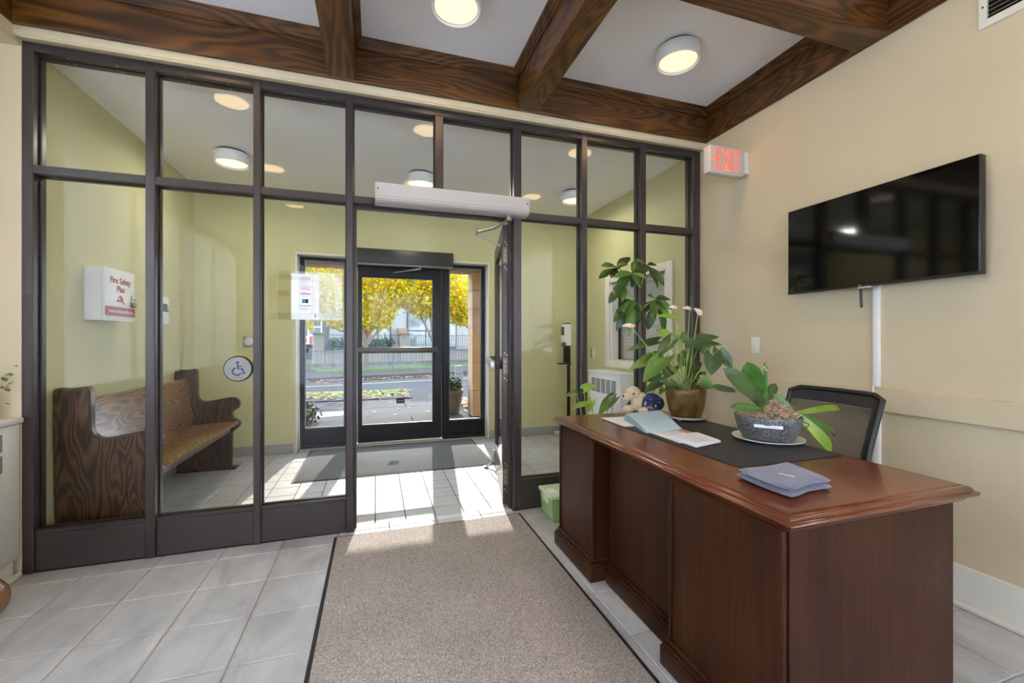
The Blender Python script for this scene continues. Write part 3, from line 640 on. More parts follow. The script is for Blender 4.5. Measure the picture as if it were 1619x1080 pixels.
def thin_leaf(name, rgb):
    k = NT(name); k.t.nodes.remove(k.p); d = k.n('ShaderNodeBsdfDiffuse'); t = k.n('ShaderNodeBsdfTranslucent'); mx = k.n('ShaderNodeMixShader')
    d.inputs[0].default_value = lin(*rgb); t.inputs[0].default_value = lin(*rgb); mx.inputs[0].default_value = 0.5
    k.l(d.outputs[0], mx.inputs[1]); k.l(t.outputs[0], mx.inputs[2]); k.l(mx.outputs[0], k.t.nodes['Material Output'].inputs[0]); return k.m
M_Y = [thin_leaf('yellow_leaf', (214, 188, 34)), thin_leaf('amber_leaf', (204, 164, 56)), thin_leaf('yellow_green_leaf', (180, 182, 46))]
M_G3 = [mat('shrub_green', (70, 96, 43), 0.7), mat('shrub_dark_green', (52, 78, 40), 0.7), mat('shrub_rust', (129, 90, 58), 0.7)]
M_DK = [mat('hedge_green', (52, 80, 46), 0.7), mat('hedge_dark', (36, 58, 36), 0.7), mat('hedge_light', (76, 102, 60), 0.7)]
M_FALL = [mat('fallen_tan', (158, 124, 86), 0.8), mat('fallen_orange', (171, 106, 43), 0.8), mat('fallen_brown', (105, 71, 48), 0.8)]
def blob(c, r):
    c = Vector(c)
    def f(rnd):
        while True:
            v = Vector((rnd.uniform(-1, 1), rnd.uniform(-1, 1), rnd.uniform(-1, 1)))
            if 0.25 < v.length < 1: return c + Vector((v.x * r[0], v.y * r[1], v.z * r[2]))
    return f
mk('flowering_plants', scatter_leaves(BM(), 900, blob((1.17, 7.22, 0.46), (0.22, 0.22, 0.18)), 0.05, 3), M_G3, pl, kind='stuff', smooth=False)
sb = thing('shrub', 'low leafy shrub with rust leaves outside the left sidelight', 'shrub', (-1.12, 7.05, -0.008))
mk('foliage', scatter_leaves(BM(), 800, blob((-1.12, 7.05, 0.12), (0.33, 0.3, 0.20)), 0.055, 4), M_G3, sb, kind='stuff', smooth=False)
b = BM(); [tube(b, [(-1.12, 7.05, 0), (-1.12 + 0.2 * math.cos(k), 7.05 + 0.2 * math.sin(k), 0.2)], [0.008, 0.003], 5) for k in range(6)]; mk('stem', b, M_BARK, sb, kind='stuff')
bo = thing('stone_bollard', 'short grey stone bollard at the roadside behind the planter', 'bollard', (1.95, 10.4, -0.022))
for k in range(3): mk('stone_block', bx(BM(), 1.86, 2.04, 10.31, 10.49, -0.022 + k * 0.21, 0.183 + k * 0.21, 0.012), M_STONEG, bo, smooth=False)
# fallen leaves
b = BM()
scatter_leaves(b, 900, lambda r: Vector((r.uniform(-5, 0.75), r.uniform(9.4, 10.9), 0.005 + r.random() * 0.02)), 0.09, 11, True)
scatter_leaves(b, 1500, lambda r: S(r.uniform(-8, 12), -0.18 - r.random() ** 2 * 0.5, -0.035 + r.random() * 0.03), 0.10, 12, True)
scatter_leaves(b, 300, lambda r: S(r.uniform(-8, 12), 2.35 + r.random() ** 2 * 2.5, 0.06 + r.random() * 0.02), 0.09, 13, True)
scatter_leaves(b, 160, lambda r: Vector((1.62 + r.gauss(0, 0.14), 7.9 + r.gauss(0, 0.35), 0.0 + r.random() * 0.10)), 0.08, 14, True)
scatter_leaves(b, 60, lambda r: Vector((r.uniform(-2, 2.5), r.uniform(7.3, 9.4), -0.005 + r.random() * 0.01)), 0.06, 15, True)
fo = mk('fallen_leaves', b, M_FALL, smooth=False); tag(fo, 'brown and orange fallen leaves scattered along the street', 'leaves'); fo['kind'] = 'stuff'
# street fence
def fence(name, label, a0, a1, t, z0, h, step, bar, post_step, ph, group=None):
    th = thing(name, label, 'fence', S((a0 + a1) / 2, t, z0), 0, group)
    for z in (z0 + 0.10, z0 + h - 0.05): mk('rail', sbox(BM(), a0, a1, t - 0.015, t + 0.015, z, z + 0.03), M_IRON, th, smooth=False)
    b = BM(); a = a0
    while a < a1: sbox(b, a, a + bar, t - bar / 2, t + bar / 2, z0 + 0.03, z0 + h); a += step
    mk('pickets', b, M_IRON, th, kind='stuff', smooth=False)
    a = a0
    while a <= a1 + 0.01: mk('post', sbox(BM(), a - 0.03, a + 0.03, t - 0.03, t + 0.03, z0, z0 + ph, 0.004), M_IRON, th, smooth=False); a += post_step
    return th
fence('iron_fence', 'low grey iron picket fence along the far sidewalk', -9, 12, 2.75, 0.05, 0.80, 0.13, 0.016, 1.75, 0.92)
wl2 = thing('garden_wall', 'low pale garden wall with square piers across the street', 'wall', S(1.5, 8, 0.05))
for a0, a1 in ((-0.33, 3.44), (3.94, 12.0)):
    mk('wall_panel', sbox(BM(), a0, a1, 8.05, 8.3, 0.06, 0.62), mat('pale_wall_panel', (140, 133, 124), 0.85, var=0.06, vscale=3, space='World'), wl2, smooth=False); mk('coping', sbox(BM(), a0, a1, 8.0, 8.35, 0.62, 0.70, 0.01), M_STONEG, wl2, smooth=False)
for a0, a1 in ((-0.80, -0.33), (3.44, 3.94)):
    p = mk('pier', sbox(BM(), a0, a1, 7.95, 8.4, 0.06, 1.50, 0.01), mat('white_render', (141, 136, 129), 0.85, var=0.06, vscale=3, space='World'), wl2, smooth=False)
    mk('cap', sbox(BM(), a0 - 0.05, a1 + 0.05, 7.9, 8.45, 1.50, 1.58, 0.01), M_STONEG, p, smooth=False)
fence('iron_railing', 'iron railing on the garden wall left of the right pier', -0.30, 3.42, 8.17, 0.70, 0.80, 0.14, 0.018, 1.86, 0.86)
fence('iron_railing', 'iron railing on the garden wall right of the right pier', 3.96, 11.5, 8.17, 0.70, 0.80, 0.14, 0.018, 1.885, 0.86)
hg = thing('hedge', 'dark green clipped hedge behind the garden wall', 'hedge', S(1.5, 8.9, 0.05))
mk('foliage', scatter_leaves(BM(), 3000, lambda r: S(r.uniform(0.1, 3.3), r.uniform(8.45, 9.3), r.uniform(0.3, 1.28)), 0.16, 21), M_DK, hg, kind='stuff', smooth=False)
for aa in (0.6, 1.7, 2.8): mk('stem', tube(BM(), [S(aa, 8.9, 0.05), S(aa, 8.9, 0.7)], 0.05, 6), M_BARK, hg)
# houses
M_HW = mat('white_stucco', (146, 141, 138), 0.85, var=0.04, space='World'); M_HG = mat('grey_siding', (80, 83, 90), 0.8, var=0.06, space='World')
M_WF = mat('dark_window_frame', (38, 42, 52), 0.5); M_WG = mat('house_window_glass', (110, 116, 118), 0.06, spec=0.9, var=0.5, vscale=1.2)
def win(par, a0, a1, z0, z1, t, nx=1, nz=1, fm=None, fw=0.08):
    o = mk('window', sbox(BM(), a0, a1, t - 0.06, t + 0.02, z0, z1), fm or M_WF, par, smooth=False)
    ca, cz = (a1 - a0 - fw * (nx + 1)) / nx, (z1 - z0 - fw * (nz + 1)) / nz
    for i in range(nx):
        for j in range(nz):
            u, v = a0 + fw + i * (ca + fw), z0 + fw + j * (cz + fw)
            mk('pane', sbox(BM(), u, u + ca, t - 0.075, t - 0.06, v, v + cz), M_WG, o, smooth=False)
h1 = thing('house', 'white stucco house with tall dark framed windows across the street', 'house', S(8, 15, 0.05))
mk('wall', sbox(BM(), 0.75, 16, 13.0, 20, 0.05, 7.5), M_HW, h1, smooth=False)
win(h1, 5.45, 8.0, 0.5, 4.4, 13.0, 2, 3); win(h1, 8.35, 9.0, 0.6, 4.2, 13.0, 1, 2); win(h1, 10.3, 12.6, 0.5, 4.2, 13.0, 2, 2); win(h1, 1.9, 4.4, 0.7, 2.6, 13.0, 3, 1); win(h1, 1.9, 4.4, 3.4, 5.2, 13.0, 3, 1)
mk('roof', sbox(BM(), 0.5, 16.3, 12.7, 20.3, 7.5, 7.8), M_HG, h1, smooth=False)
mk('stair_box', sbox(BM(), 4.75, 5.30, 12.4, 12.98, 0.06, 1.95, 0.01), mat('cedar', (141, 105, 70), 0.7, var=0.1), h1, smooth=False)
h2 = thing('house', 'dark grey clad house with white sash windows across the street', 'house', S(-3, 15, 0.05))
mk('wall', sbox(BM(), -9, 0.70, 13.4, 20, 0.05, 7.0), M_HG, h2, smooth=False)
for a0, z0 in ((-0.1, 1.0), (-0.1, 3.4), (-2.4, 1.0), (-2.4, 3.4)): win(h2, a0 - 0.35, a0 + 0.45, z0, z0 + 1.5, 13.4, 1, 3, M_TRIMW)
mk('roof', sbox(BM(), -9.3, 0.72, 13.1, 20.3, 7.0, 7.3), M_WF, h2, smooth=False)
mk('porch_step', sbox(BM(), -2.2, -0.95, 12.4, 13.38, 0.06, 0.5), M_STONEG, h2, smooth=False)
sg = thing('yard_sign', 'red and white yard sign by the grey house', 'sign', S(-1.05, 9.0, 0.05))
mk('post', sbox(BM(), -1.07, -1.03, 8.98, 9.02, 0.05, 1.0), M_WHITEP, sg, smooth=False); mk('board', sbox(BM(), -1.25, -0.75, 8.96, 8.98, 0.95, 1.42), M_PAPER, sg, smooth=False)
b = BM(); sbox(b, -0.86, -0.76, 8.955, 8.96, 0.97, 1.40); mk('red_band', b, M_INKR, sg, smooth=False)
b = BM(); sbox(b, -1.12, -0.98, 8.955, 8.96, 1.08, 1.30); mk('red_mark', b, M_INKR, sg, smooth=False)
# benches/chairs beyond the railing
lc = thing('garden_lantern', 'small lamp post lantern beside the cedar box', 'lamp', S(3.1, 9.7, 0.05))
mk('post', tube(BM(), [S(3.1, 9.7, 0.06), S(3.1, 9.7, 1.62)], 0.025, 8), M_WF, lc); mk('lantern', bx(BM(), S(3.1, 9.7).x - 0.07, S(3.1, 9.7).x + 0.07, S(3.1, 9.7).y - 0.07, S(3.1, 9.7).y + 0.07, 1.62, 1.86, 0.01), M_PAPER, lc, smooth=False)
mk('cap', lathe(BM(), [(0.12, 0), (0.03, 0.13), (0, 0.15)], S(3.1, 9.7, 1.86), 8), M_WF, lc)
fl_ = thing('red_banner', 'dark red banner hanging by the white house window', 'banner', S(2.35, 12.0, 0.06))
mk('pole', tube(BM(), [S(2.35, 12.0, 0.06), S(2.35, 12.0, 2.3)], 0.03, 6), M_WF, fl_); mk('cloth', sbox(BM(), 2.36, 2.85, 11.98, 12.01, 1.25, 2.25, 0.004), mat('red_cloth', (168, 34, 44), 0.8), fl_, smooth=False)
ac = thing('garden_chair', 'blue grey slatted garden chair behind the railing', 'chair', S(6.6, 10.2, 0.05))
M_BG = mat('blue_grey_paint', (84, 94, 116), 0.6)
mk('seat', sbox(BM(), 6.3, 6.9, 9.9, 10.5, 0.72, 0.78), M_BG, ac, smooth=False); mk('leg', sbox(BM(), 6.32, 6.4, 9.9, 10.4, 0.06, 0.72), M_BG, ac, smooth=False); mk('leg', sbox(BM(), 6.8, 6.88, 9.9, 10.4, 0.06, 0.72), M_BG, ac, smooth=False)
for k in range(4): mk('back_slat', sbox(BM(), 6.3 + k * 0.155, 6.42 + k * 0.155, 10.5, 10.56, 0.78, 1.35), M_BG, ac, smooth=False)
# trees
def tree(label, a, t, stems, crowns, nleaf, seed, size=0.15, thick=0.07):
    base = S(a, t, 0.05); th = thing('maple_tree', label, 'tree', base, 0, 'yellow street trees'); b = BM(); rnd = random.Random(seed)
    tube(b, bez([base, base + Vector((0.02, 0, 0.5)), base + Vector((0.0, 0, 0.95))], 4), [thick * 1.6] * 4 + [thick * 1.35] * 5, 8)
    top = base + Vector((0, 0, 0.9))
    for (da, dz, dt) in stems:
        e = S(a + da, t + dt, dz); m = top.lerp(e, 0.5) + Vector((0, 0, 0.12))
        pts = bez([top, m, e], 6); tube(b, pts, [thick * (1.0 - 0.7 * i / (len(pts) - 1)) for i in range(len(pts))], 6)
        for _ in range(4):
            k = rnd.randrange(5, len(pts)); q = pts[k] + Vector((rnd.uniform(-0.9, 0.9), rnd.uniform(-0.5, 0.5), rnd.uniform(0.3, 1.0)))
            tube(b, bez([pts[k], pts[k].lerp(q, 0.5) + Vector((0, 0, 0.08)), q], 3), 0.016, 5)
    mk('trunk', b, M_BARK, th)
    L = BM(); tot = sum(r[0] * r[2] for _, _, _, r in crowns)
    for i, (ca, cz, ct, r) in enumerate(crowns): scatter_leaves(L, int(nleaf * r[0] * r[2] / tot), blob(S(a + ca, t + ct, cz), r), size, seed + i)
    mk('foliage', L, M_Y, th, kind='stuff', smooth=False)
tree('yellow maple with spreading stems straight behind the street door', 0.93, 5.0, [(-1.5, 2.9, 0.2), (-0.5, 3.6, -0.3), (0.25, 3.8, 0.3), (0.95, 3.2, 0), (1.3, 2.2, 0.2), (-1.4, 1.75, 0)],
     [(-0.9, 3.3, 0, (1.5, 1.0, 1.2)), (0.35, 3.0, 0, (1.2, 1.0, 1.25)), (-0.3, 4.9, 0, (2.2, 1.4, 1.4)), (-1.3, 2.5, 0, (0.8, 0.8, 0.7)), (0.7, 2.3, 0, (0.7, 0.7, 0.55)), (0.0, 2.2, -0.2, (0.8, 0.7, 0.5)), (1.4, 3.6, 0, (1.0, 0.8, 0.9)), (-1.9, 3.2, 0, (0.7, 0.7, 0.9)), (-0.8, 2.15, 0, (1.0, 0.8, 0.55)), (0.45, 1.95, 0, (0.6, 0.6, 0.45))], 9500, 31)
tree('yellow maple with leaning trunk seen at the right edge of the street door', 4.25, 5.2, [(-1.3, 3.4, 0), (-0.4, 3.8, 0.2), (0.5, 3.6, -0.2), (1.2, 3.0, 0.2)],
     [(-1.0, 3.5, 0, (1.3, 1.0, 1.0)), (0.3, 3.4, 0, (1.3, 1.0, 1.1)), (-0.3, 4.9, 0, (2.0, 1.3, 1.3)), (1.4, 3.0, 0, (1.0, 0.9, 1.0)), (-0.5, 2.75, 0, (0.8, 0.7, 0.5))], 8000, 41)
tree('yellow maple beyond the right sidelight', 7.3, 6.0, [(-1.3, 2.2, 0), (-0.6, 3.2, 0.2), (0.5, 3.6, -0.2), (1.0, 2.8, 0.2)],
     [(-1.2, 3.1, 0, (1.0, 0.9, 0.9)), (0.0, 3.9, 0, (1.5, 1.2, 1.2)), (-1.2, 2.4, 0, (0.7, 0.6, 0.5)), (1.0, 3.3, 0, (1.2, 1.0, 1.1))], 5500, 51)
tree('yellow maple with low drooping leaves beyond the left sidelight', -2.4, 4.2, [(-0.8, 2.9, 0.2), (0.7, 3.8, -0.3), (1.5, 3.0, 0), (0.2, 3.9, 0.2)],
     [(0.6, 3.4, 0, (1.5, 1.1, 1.1)), (-0.8, 3.8, 0, (1.6, 1.2, 1.2)), (0.9, 2.3, 0, (0.5, 0.5, 0.7)), (1.6, 2.7, 0, (0.7, 0.6, 0.4)), (0.5, 4.8, 0, (2.0, 1.3, 1.0))], 6000, 61)

# ================================================================== VESTIBULE THINGS
vm = thing('entrance_mat', 'grey entrance mat inside the street door', 'mat', (0.22, 4.68, 0.0))
mk('carpet', bx(BM(), -0.68, 1.12, 4.10, 5.20, 0.001, 0.010, 0.003), M_VMAT, vm); mk('rubber_edge', bx(BM(), -0.70, 1.14, 4.08, 5.225, 0.0005, 0.005, 0.001, 1), M_RUBBER, vm, smooth=False)
# pew
pw = thing('church_pew', 'dark oak church pew along the left vestibule wall', 'pew', (-1.5, 3.97, 0))
out = [(-1.772, 0.0), (-1.300, 0.0), (-1.303, 0.022), (-1.325, 0.03), (-1.322, 0.34), (-1.312, 0.362), (-1.288, 0.378), (-1.262, 0.402), (-1.250, 0.425), (-1.252, 0.448), (-1.275, 0.468), (-1.305, 0.488), (-1.318, 0.515), (-1.318, 0.548), (-1.298, 0.566), (-1.272, 0.580), (-1.258, 0.606), (-1.258, 0.640), (-1.272, 0.668), (-1.298, 0.684), (-1.330, 0.690), (-1.362, 0.689), (-1.45, 0.672), (-1.541, 0.657), (-1.572, 0.664), (-1.594, 0.686), (-1.605, 0.72), (-1.606, 0.80), (-1.607, 0.944), (-1.615, 0.960), (-1.633, 0.970), (-1.70, 0.962), (-1.755, 0.966), (-1.776, 0.960), (-1.784, 0.945), (-1.784, 0.70)]
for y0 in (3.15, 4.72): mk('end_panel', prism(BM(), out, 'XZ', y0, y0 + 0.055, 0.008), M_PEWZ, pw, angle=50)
mk('base_moulding', bx(BM(), -1.775, -1.285, 4.705, 4.79, 0.0, 0.022, 0.004), M_PEWZ, pw)
mk('base_moulding', bx(BM(), -1.775, -1.285, 3.136, 3.22, 0.0, 0.022, 0.004), M_PEWZ, pw)
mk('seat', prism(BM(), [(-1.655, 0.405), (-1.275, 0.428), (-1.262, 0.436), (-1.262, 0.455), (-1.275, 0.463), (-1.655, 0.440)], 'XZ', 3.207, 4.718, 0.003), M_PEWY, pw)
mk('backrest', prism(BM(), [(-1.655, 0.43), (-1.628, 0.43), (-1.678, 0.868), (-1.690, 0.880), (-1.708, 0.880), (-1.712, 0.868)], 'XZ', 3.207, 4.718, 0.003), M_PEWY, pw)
mk('apron', bx(BM(), -1.36, -1.335, 3.207, 4.718, 0.36, 0.426), M_PEWZ, pw, smooth=False)
# fire safety plan box
fb = thing('fire_safety_box', 'white fire safety plan box on the vestibule wall above the pew', 'box', (-1.73, 3.62, 1.375))
mk('case', bx(BM(), XL, -1.70, 3.445, 3.80, 1.376, 1.722, 0.003), M_WHITEP, fb)
dr = mk('door', bx(BM(), -1.698, -1.68, 3.442, 3.803, 1.373, 1.725, 0.004), M_WHITEP, fb)
M_RED = mat('sign_red', (168, 36, 40), 0.45)
FX = Matrix(((0, 0, 1, -1.679), (1, 0, 0, 0), (0, 1, 0, 0), (0, 0, 0, 1)))   # text x -> +Y, text y -> +Z, faces +X
def on_fire(y, z): return Matrix.Translation(-Vector(fb.location)) @ Matrix.Translation((0, y, z)) @ FX
text('Fire Safety', 0.058, M_RED, fb, on_fire(3.622, 1.648), bold=0.0012); text('Plan', 0.058, M_RED, fb, on_fire(3.622, 1.592), bold=0.0012)
mk('red_band', bx(BM(), -1.680, -1.6785, 3.444, 3.801, 1.408, 1.470), M_RED, fb, smooth=False)
text('www.safetymedia.com', 0.033, M_WHITEP, fb, Matrix.Translation((0.0018, 0, 0)) @ on_fire(3.625, 1.440), bold=0.0006)
b = BM(); prism(b, [(3.572, 1.505), (3.60, 1.508), (3.64, 1.506), (3.672, 1.492), (3.68, 1.488), (3.664, 1.503), (3.652, 1.51), (3.645, 1.535), (3.63, 1.548), (3.61, 1.55), (3.594, 1.54), (3.588, 1.515), (3.572, 1.513)], 'YZ', -1.6795, -1.6775)
mk('helmet_emblem', b, M_RED, fb, smooth=False); b = BM(); prism(b, [(3.596, 1.520), (3.606, 1.518), (3.610, 1.536), (3.600, 1.543), (3.595, 1.535)], 'YZ', -1.6774, -1.6768); mk('helmet_badge', b, M_WHITEP, fb, smooth=False)
b = BM(); bx(b, -1.678, -1.660, 3.745, 3.785, 1.478, 1.512, 0.004); mk('padlock_body', b, mat('brass', (150, 124, 84), 0.35, metal=0.8), fb)
b = BM(); tube(b, [(-1.669, 3.752, 1.512)] + [(-1.669, 3.765 - 0.013 * math.cos(k * math.pi / 8), 1.532 + 0.013 * math.sin(k * math.pi / 8)) for k in range(9)] + [(-1.669, 3.778, 1.512)], 0.0035, 8); mk('padlock_shackle', b, M_STEEL, fb)
b = BM(); bx(b, -1.684, -1.672, 3.752, 3.79, 1.528, 1.562, 0.002); mk('hasp', b, M_STEEL, fb)
# intercom panel behind the mullion
tp = thing('wall_controller', 'white wall controller with grey display beside the fire safety box', 'controller', (-1.775, 4.49, 1.38))
mk('case', bx(BM(), XL, -1.760, 4.42, 4.553, 1.384, 1.62, 0.004), M_WHITEP, tp); mk('display', bx(BM(), -1.7605, -1.7585, 4.44, 4.515, 1.49, 1.56), mat('lcd', (72, 78, 74), 0.2), tp, smooth=False)
b = BM()
for q, r in ((0, 0.010), (0.028, 0.004), (-0.028, 0.004)): cyl(b, (-1.761, 4.535, 1.50 + q), (-1.757, 4.535, 1.50 + q), r, n=10)
mk('buttons', b, mat('button_grey', (120, 120, 120), 0.5), tp, kind='stuff')
ol = thing('wall_button', 'grey square wall plate with round dial on the far vestibule wall', 'wall plate', (-1.29, YF, 1.20))
mk('plate', bx(BM(), -1.345, -1.235, YF - 0.012, YF, 1.165, 1.285, 0.003), M_STEEL, ol); mk('dial', cyl(BM(), (-1.285, YF - 0.012, 1.228), (-1.285, YF - 0.03, 1.228), 0.045, 0.042, 24), M_SATIN, ol)
# accessible push button on the glass
pbn = thing('push_button', 'round steel wheelchair door button on the glass partition', 'door button', (-0.80, 2.95, 1.073))
C = Vector((-0.788, 2.978, 1.073))
mk('drum', cyl(BM(), C, C + Vector((0, -0.042, 0)), 0.074, 0.074, 40), M_STEEL, pbn); mk('rim', cyl(BM(), C + Vector((0, -0.036, 0)), C + Vector((0, -0.046, 0)), 0.078, 0.078, 40), M_RUBBER, pbn)
bp = mk('plate', lathe(BM(), [(0.072, 0), (0.071, 0.003), (0.0, 0.0045)], (0, 0, 0), 40), mat('button_steel', (132, 126, 120), 0.42, metal=0.6, var=0.06, vscale=30), pbn, local=True); bp.rotation_euler = (R(90), 0, 0)
bp.location = C + Vector((0, -0.0495, 0)) - Vector(pbn.location)
M_BLUE = mat('sign_blue', (28, 62, 140), 0.4); Yb = C.y - 0.0555
b = BM(); wp = lambda u, v: (C.x + u * 0.075, Yb, C.z + v * 0.075)
ball(b, wp(-0.02, 0.50), (0.0085, 0.002, 0.0085), 12, 8)
tube(b, [wp(-0.02, 0.36), wp(0.0, 0.02), wp(0.30, 0.0), wp(0.42, -0.38), wp(0.56, -0.33)], 0.0036, 6); tube(b, [wp(-0.01, 0.2), wp(0.26, 0.19)], 0.003, 6)
tube(b, [wp(-0.06 + 0.30 * math.cos(R(q)), -0.20 + 0.30 * math.sin(R(q))) for q in range(105, 345, 15)], 0.0034, 6)
mk('wheelchair_symbol', b, M_BLUE, pbn, kind='stuff')
# notice holder and sheet
nh = thing('notice_holder', 'clear acrylic notice holder fixed to the glass partition', 'notice holder', (-0.43, 2.975, 1.372))
M_ACR = glass('clear_acrylic', (0.93, 0.93, 0.88), 0.06, 0.8)
mk('back_sheet', bx(BM(), -0.645, -0.205, 2.976, 2.979, 1.372, 1.68), M_ACR, nh, smooth=False)
for q in ((-0.635, -0.215, 1.375, 1.415), (-0.605, -0.52, 1.52, 1.555), (-0.605, -0.215, 1.625, 1.655), (-0.638, -0.600, 1.42, 1.65), (-0.25, -0.212, 1.42, 1.62)): mk('pocket', bx(BM(), q[0], q[1], 2.967, 2.970, q[2], q[3]), M_ACR, nh, smooth=False)
ns = thing('notice_sheet', 'white printed notice in the acrylic holder on the glass', 'notice', (-0.43, 2.973, 1.376))
mk('sheet', bx(BM(), -0.508, -0.346, 2.9705, 2.9725, 1.376, 1.664), M_PAPER, ns, smooth=False)
def lines(par, spec, Y, m, name='print'):
    b = BM(); [bx(b, x0, x1, Y - 0.0004, Y, z, z + h) for x0, x1, z, h in spec]; mk(name, b, m, par, smooth=False, kind='stuff')
lines(ns, [(-0.456, -0.398, 1.640 - k * 0.010 if k < 2 else 0, 0.004) for k in range(2)] + [(-0.456, -0.396, 1.582, 0.003), (-0.45, -0.40, 1.566, 0.003), (-0.456, -0.396, 1.535, 0.006), (-0.372, -0.366, 1.388, 0.025)], 2.9702, M_INKR)
lines(ns, [(-0.456, -0.40 - 0.01 * (k % 3), z, 0.0022) for k, z in enumerate((1.622, 1.616, 1.610, 1.600, 1.594, 1.574, 1.570, 1.552, 1.546, 1.525, 1.520, 1.450, 1.445, 1.440, 1.435))] + [(-0.462, -0.460, 1.43, 0.22), (-0.388, -0.386, 1.41, 0.25), (-0.465, -0.35, 1.408, 0.0015), (-0.378, -0.350, 1.588, 0.0015), (-0.378, -0.350, 1.568, 0.0015), (-0.378, -0.3765, 1.47, 0.12), (-0.378, -0.35, 1.50, 0.0015), (-0.378, -0.35, 1.47, 0.0015), (-0.364, -0.35, 1.40, 0.003)], 2.9702, M_INK)
lines(ns, [(-0.458 + k * 0.011, -0.451 + k * 0.011, 1.460, 0.005) for k in range(6)] + [(-0.427, -0.410, 1.480, 0.025)], 2.9702, M_INKD); lines(ns, [(-0.446, -0.428, 1.480, 0.025)], 2.9702, mat('print_blue', (60, 130, 180), 0.6))
# radiators
def grille(b, x, y0, y1, z0, z1, n): [bx(b, x - 0.001, x + 0.001, y0, y1, z0 + (z1 - z0) * (k + 0.2) / n, z0 + (z1 - z0) * (k + 0.75) / n) for k in range(n)]
vr = thing('radiator_cover', 'white radiator cabinet below the blind window in the vestibule', 'radiator', (2.48, 4.13, 0))
mk('cabinet', bx(BM(), 2.375, 2.603, 3.80, 4.465, 0.05, 0.875, 0.005), M_WHITEP, vr); mk('top', bx(BM(), 2.365, 2.603, 3.79, 4.475, 0.876, 0.896, 0.004), M_WHITEP, vr); mk('plinth', bx(BM(), 2.40, 2.603, 3.82, 4.45, 0, 0.05), M_CREAMP, vr, smooth=False)
mk('front_panel', bx(BM(), 2.369, 2.376, 3.835, 4.43, 0.08, 0.845, 0.003), M_WHITEP, vr)
for k in range(5):
    b = BM(); grille(b, 2.3685, 3.868 + k * 0.108, 3.868 + k * 0.108 + 0.088, 0.66, 0.815, 13); mk('louvre', b, M_DARK, vr, smooth=False, kind='stuff')
lr = thing('radiator_cover', 'cream radiator cabinet under the window recess at the left wall', 'radiator', (-1.87, 2.0, 0))
mk('cabinet', bx(BM(), -1.965, -1.782, -1.5, 2.915, 0.10, 0.808, 0.004), M_CREAMP, lr); mk('top', bx(BM(), -1.968, -1.770, -1.52, 2.926, 0.81, 0.838, 0.006), M_CREAMP, lr)
mk('base', bx(BM(), -1.965, -1.80, -1.5, 2.90, 0, 0.10), M_CREAMP, lr, smooth=False); mk('quarter_round', bx(BM(), -1.80, -1.768, -1.5, 2.918, 0, 0.028, 0.010, 3), M_CREAMP, lr)
mk('front_panel', bx(BM(), -1.783, -1.7765, 1.9, 2.882, 0.12, 0.785, 0.003), M_CREAMP, lr)
for yy in (2.745, 2.68, 2.615):
    for zz in (0.58, 0.685):
        b = BM(); grille(b, -1.776, yy, yy + 0.05, zz, zz + 0.088, 12); mk('louvre', b, M_DARK, lr, smooth=False, kind='stuff')
# sprig on radiator and brown vase by it
pp = thing('potted_plant', 'small bushy green plant on the cream radiator at the left edge', 'plant', (-1.875, 2.86, 0.838))
mk('pot', lathe(BM(), [(0.03, 0), (0.04, 0.12), (0.035, 0.12), (0, 0.11)], (-1.885, 2.86, 0.838), 20), M_WHITEP, pp)
b = BM(); rnd = random.Random(5)
for k in range(70):
    c0 = Vector((-1.872, 2.862, 1.02)) + Vector((rnd.gauss(0, 0.035), rnd.gauss(0, 0.03), rnd.gauss(0, 0.035))); leaf(b, c0, c0 + Vector((rnd.uniform(-1, 1), rnd.uniform(-1, 1), rnd.uniform(-0.6, 0.8))).normalized() * 0.03, 0.018, 'oval', nx=4)
mk('foliage', b, M_LEAF1, pp, kind='stuff')
tag(mk('vase', lathe(BM(), [(0.045, 0.0), (0.060, 0.010), (0.075, 0.026), (0.086, 0.048), (0.091, 0.072), (0.090, 0.095), (0.083, 0.118), (0.071, 0.140), (0.057, 0.160), (0.048, 0.178), (0.045, 0.195), (0.052, 0.21), (0.04, 0.20), (0, 0.16)], (-1.675, 2.52, 0.0), 32), mat('brown_glaze', (132, 96, 66), 0.2, var=0.15, coat=0.4)), 'round brown glazed vase on the floor by the cream radiator', 'vase')
# hand sanitizer stand, switches
hs = thing('sanitizer_stand', 'white hand sanitizer dispenser on a black floor stand', 'sanitizer stand', (2.32, 5.0, 0))
mk('base', bx(BM(), 2.22, 2.46, 4.90, 5.13, 0.001, 0.05, 0.006), mat('stone_base', (200, 192, 178), 0.7), hs); mk('post', bx(BM(), 2.350, 2.385, 4.985, 5.02, 0.05, 1.16, 0.004), M_BLACKP, hs); mk('back_plate', bx(BM(), 2.30, 2.385, 4.978, 5.022, 0.94, 1.46, 0.004), M_BLACKP, hs)
mk('dispenser', prism(BM(), [(2.30, 1.17), (2.355, 1.17), (2.362, 1.20), (2.362, 1.43), (2.345, 1.445), (2.285, 1.443), (2.258, 1.42), (2.246, 1.36), (2.246, 1.19), (2.255, 1.17)], 'XZ', 4.90, 4.977, 0.008), M_WHITEP, hs)
mk('nozzle', bx(BM(), 2.245, 2.285, 4.895, 4.96, 1.155, 1.215, 0.006), mat('dispenser_grey', (90, 92, 92), 0.4), hs); mk('side_grip', bx(BM(), 2.242, 2.262, 4.898, 4.965, 1.30, 1.41, 0.006), mat('dispenser_grey', (90, 92, 92)), hs); mk('drip_tray', bx(BM(), 2.205, 2.36, 4.90, 5.0, 0.932, 0.950, 0.004), M_BLACKP, hs)
sw = thing('light_switch', 'cream switch plate with green label on the vestibule wall', 'switch', (VR, 4.80, 1.0))
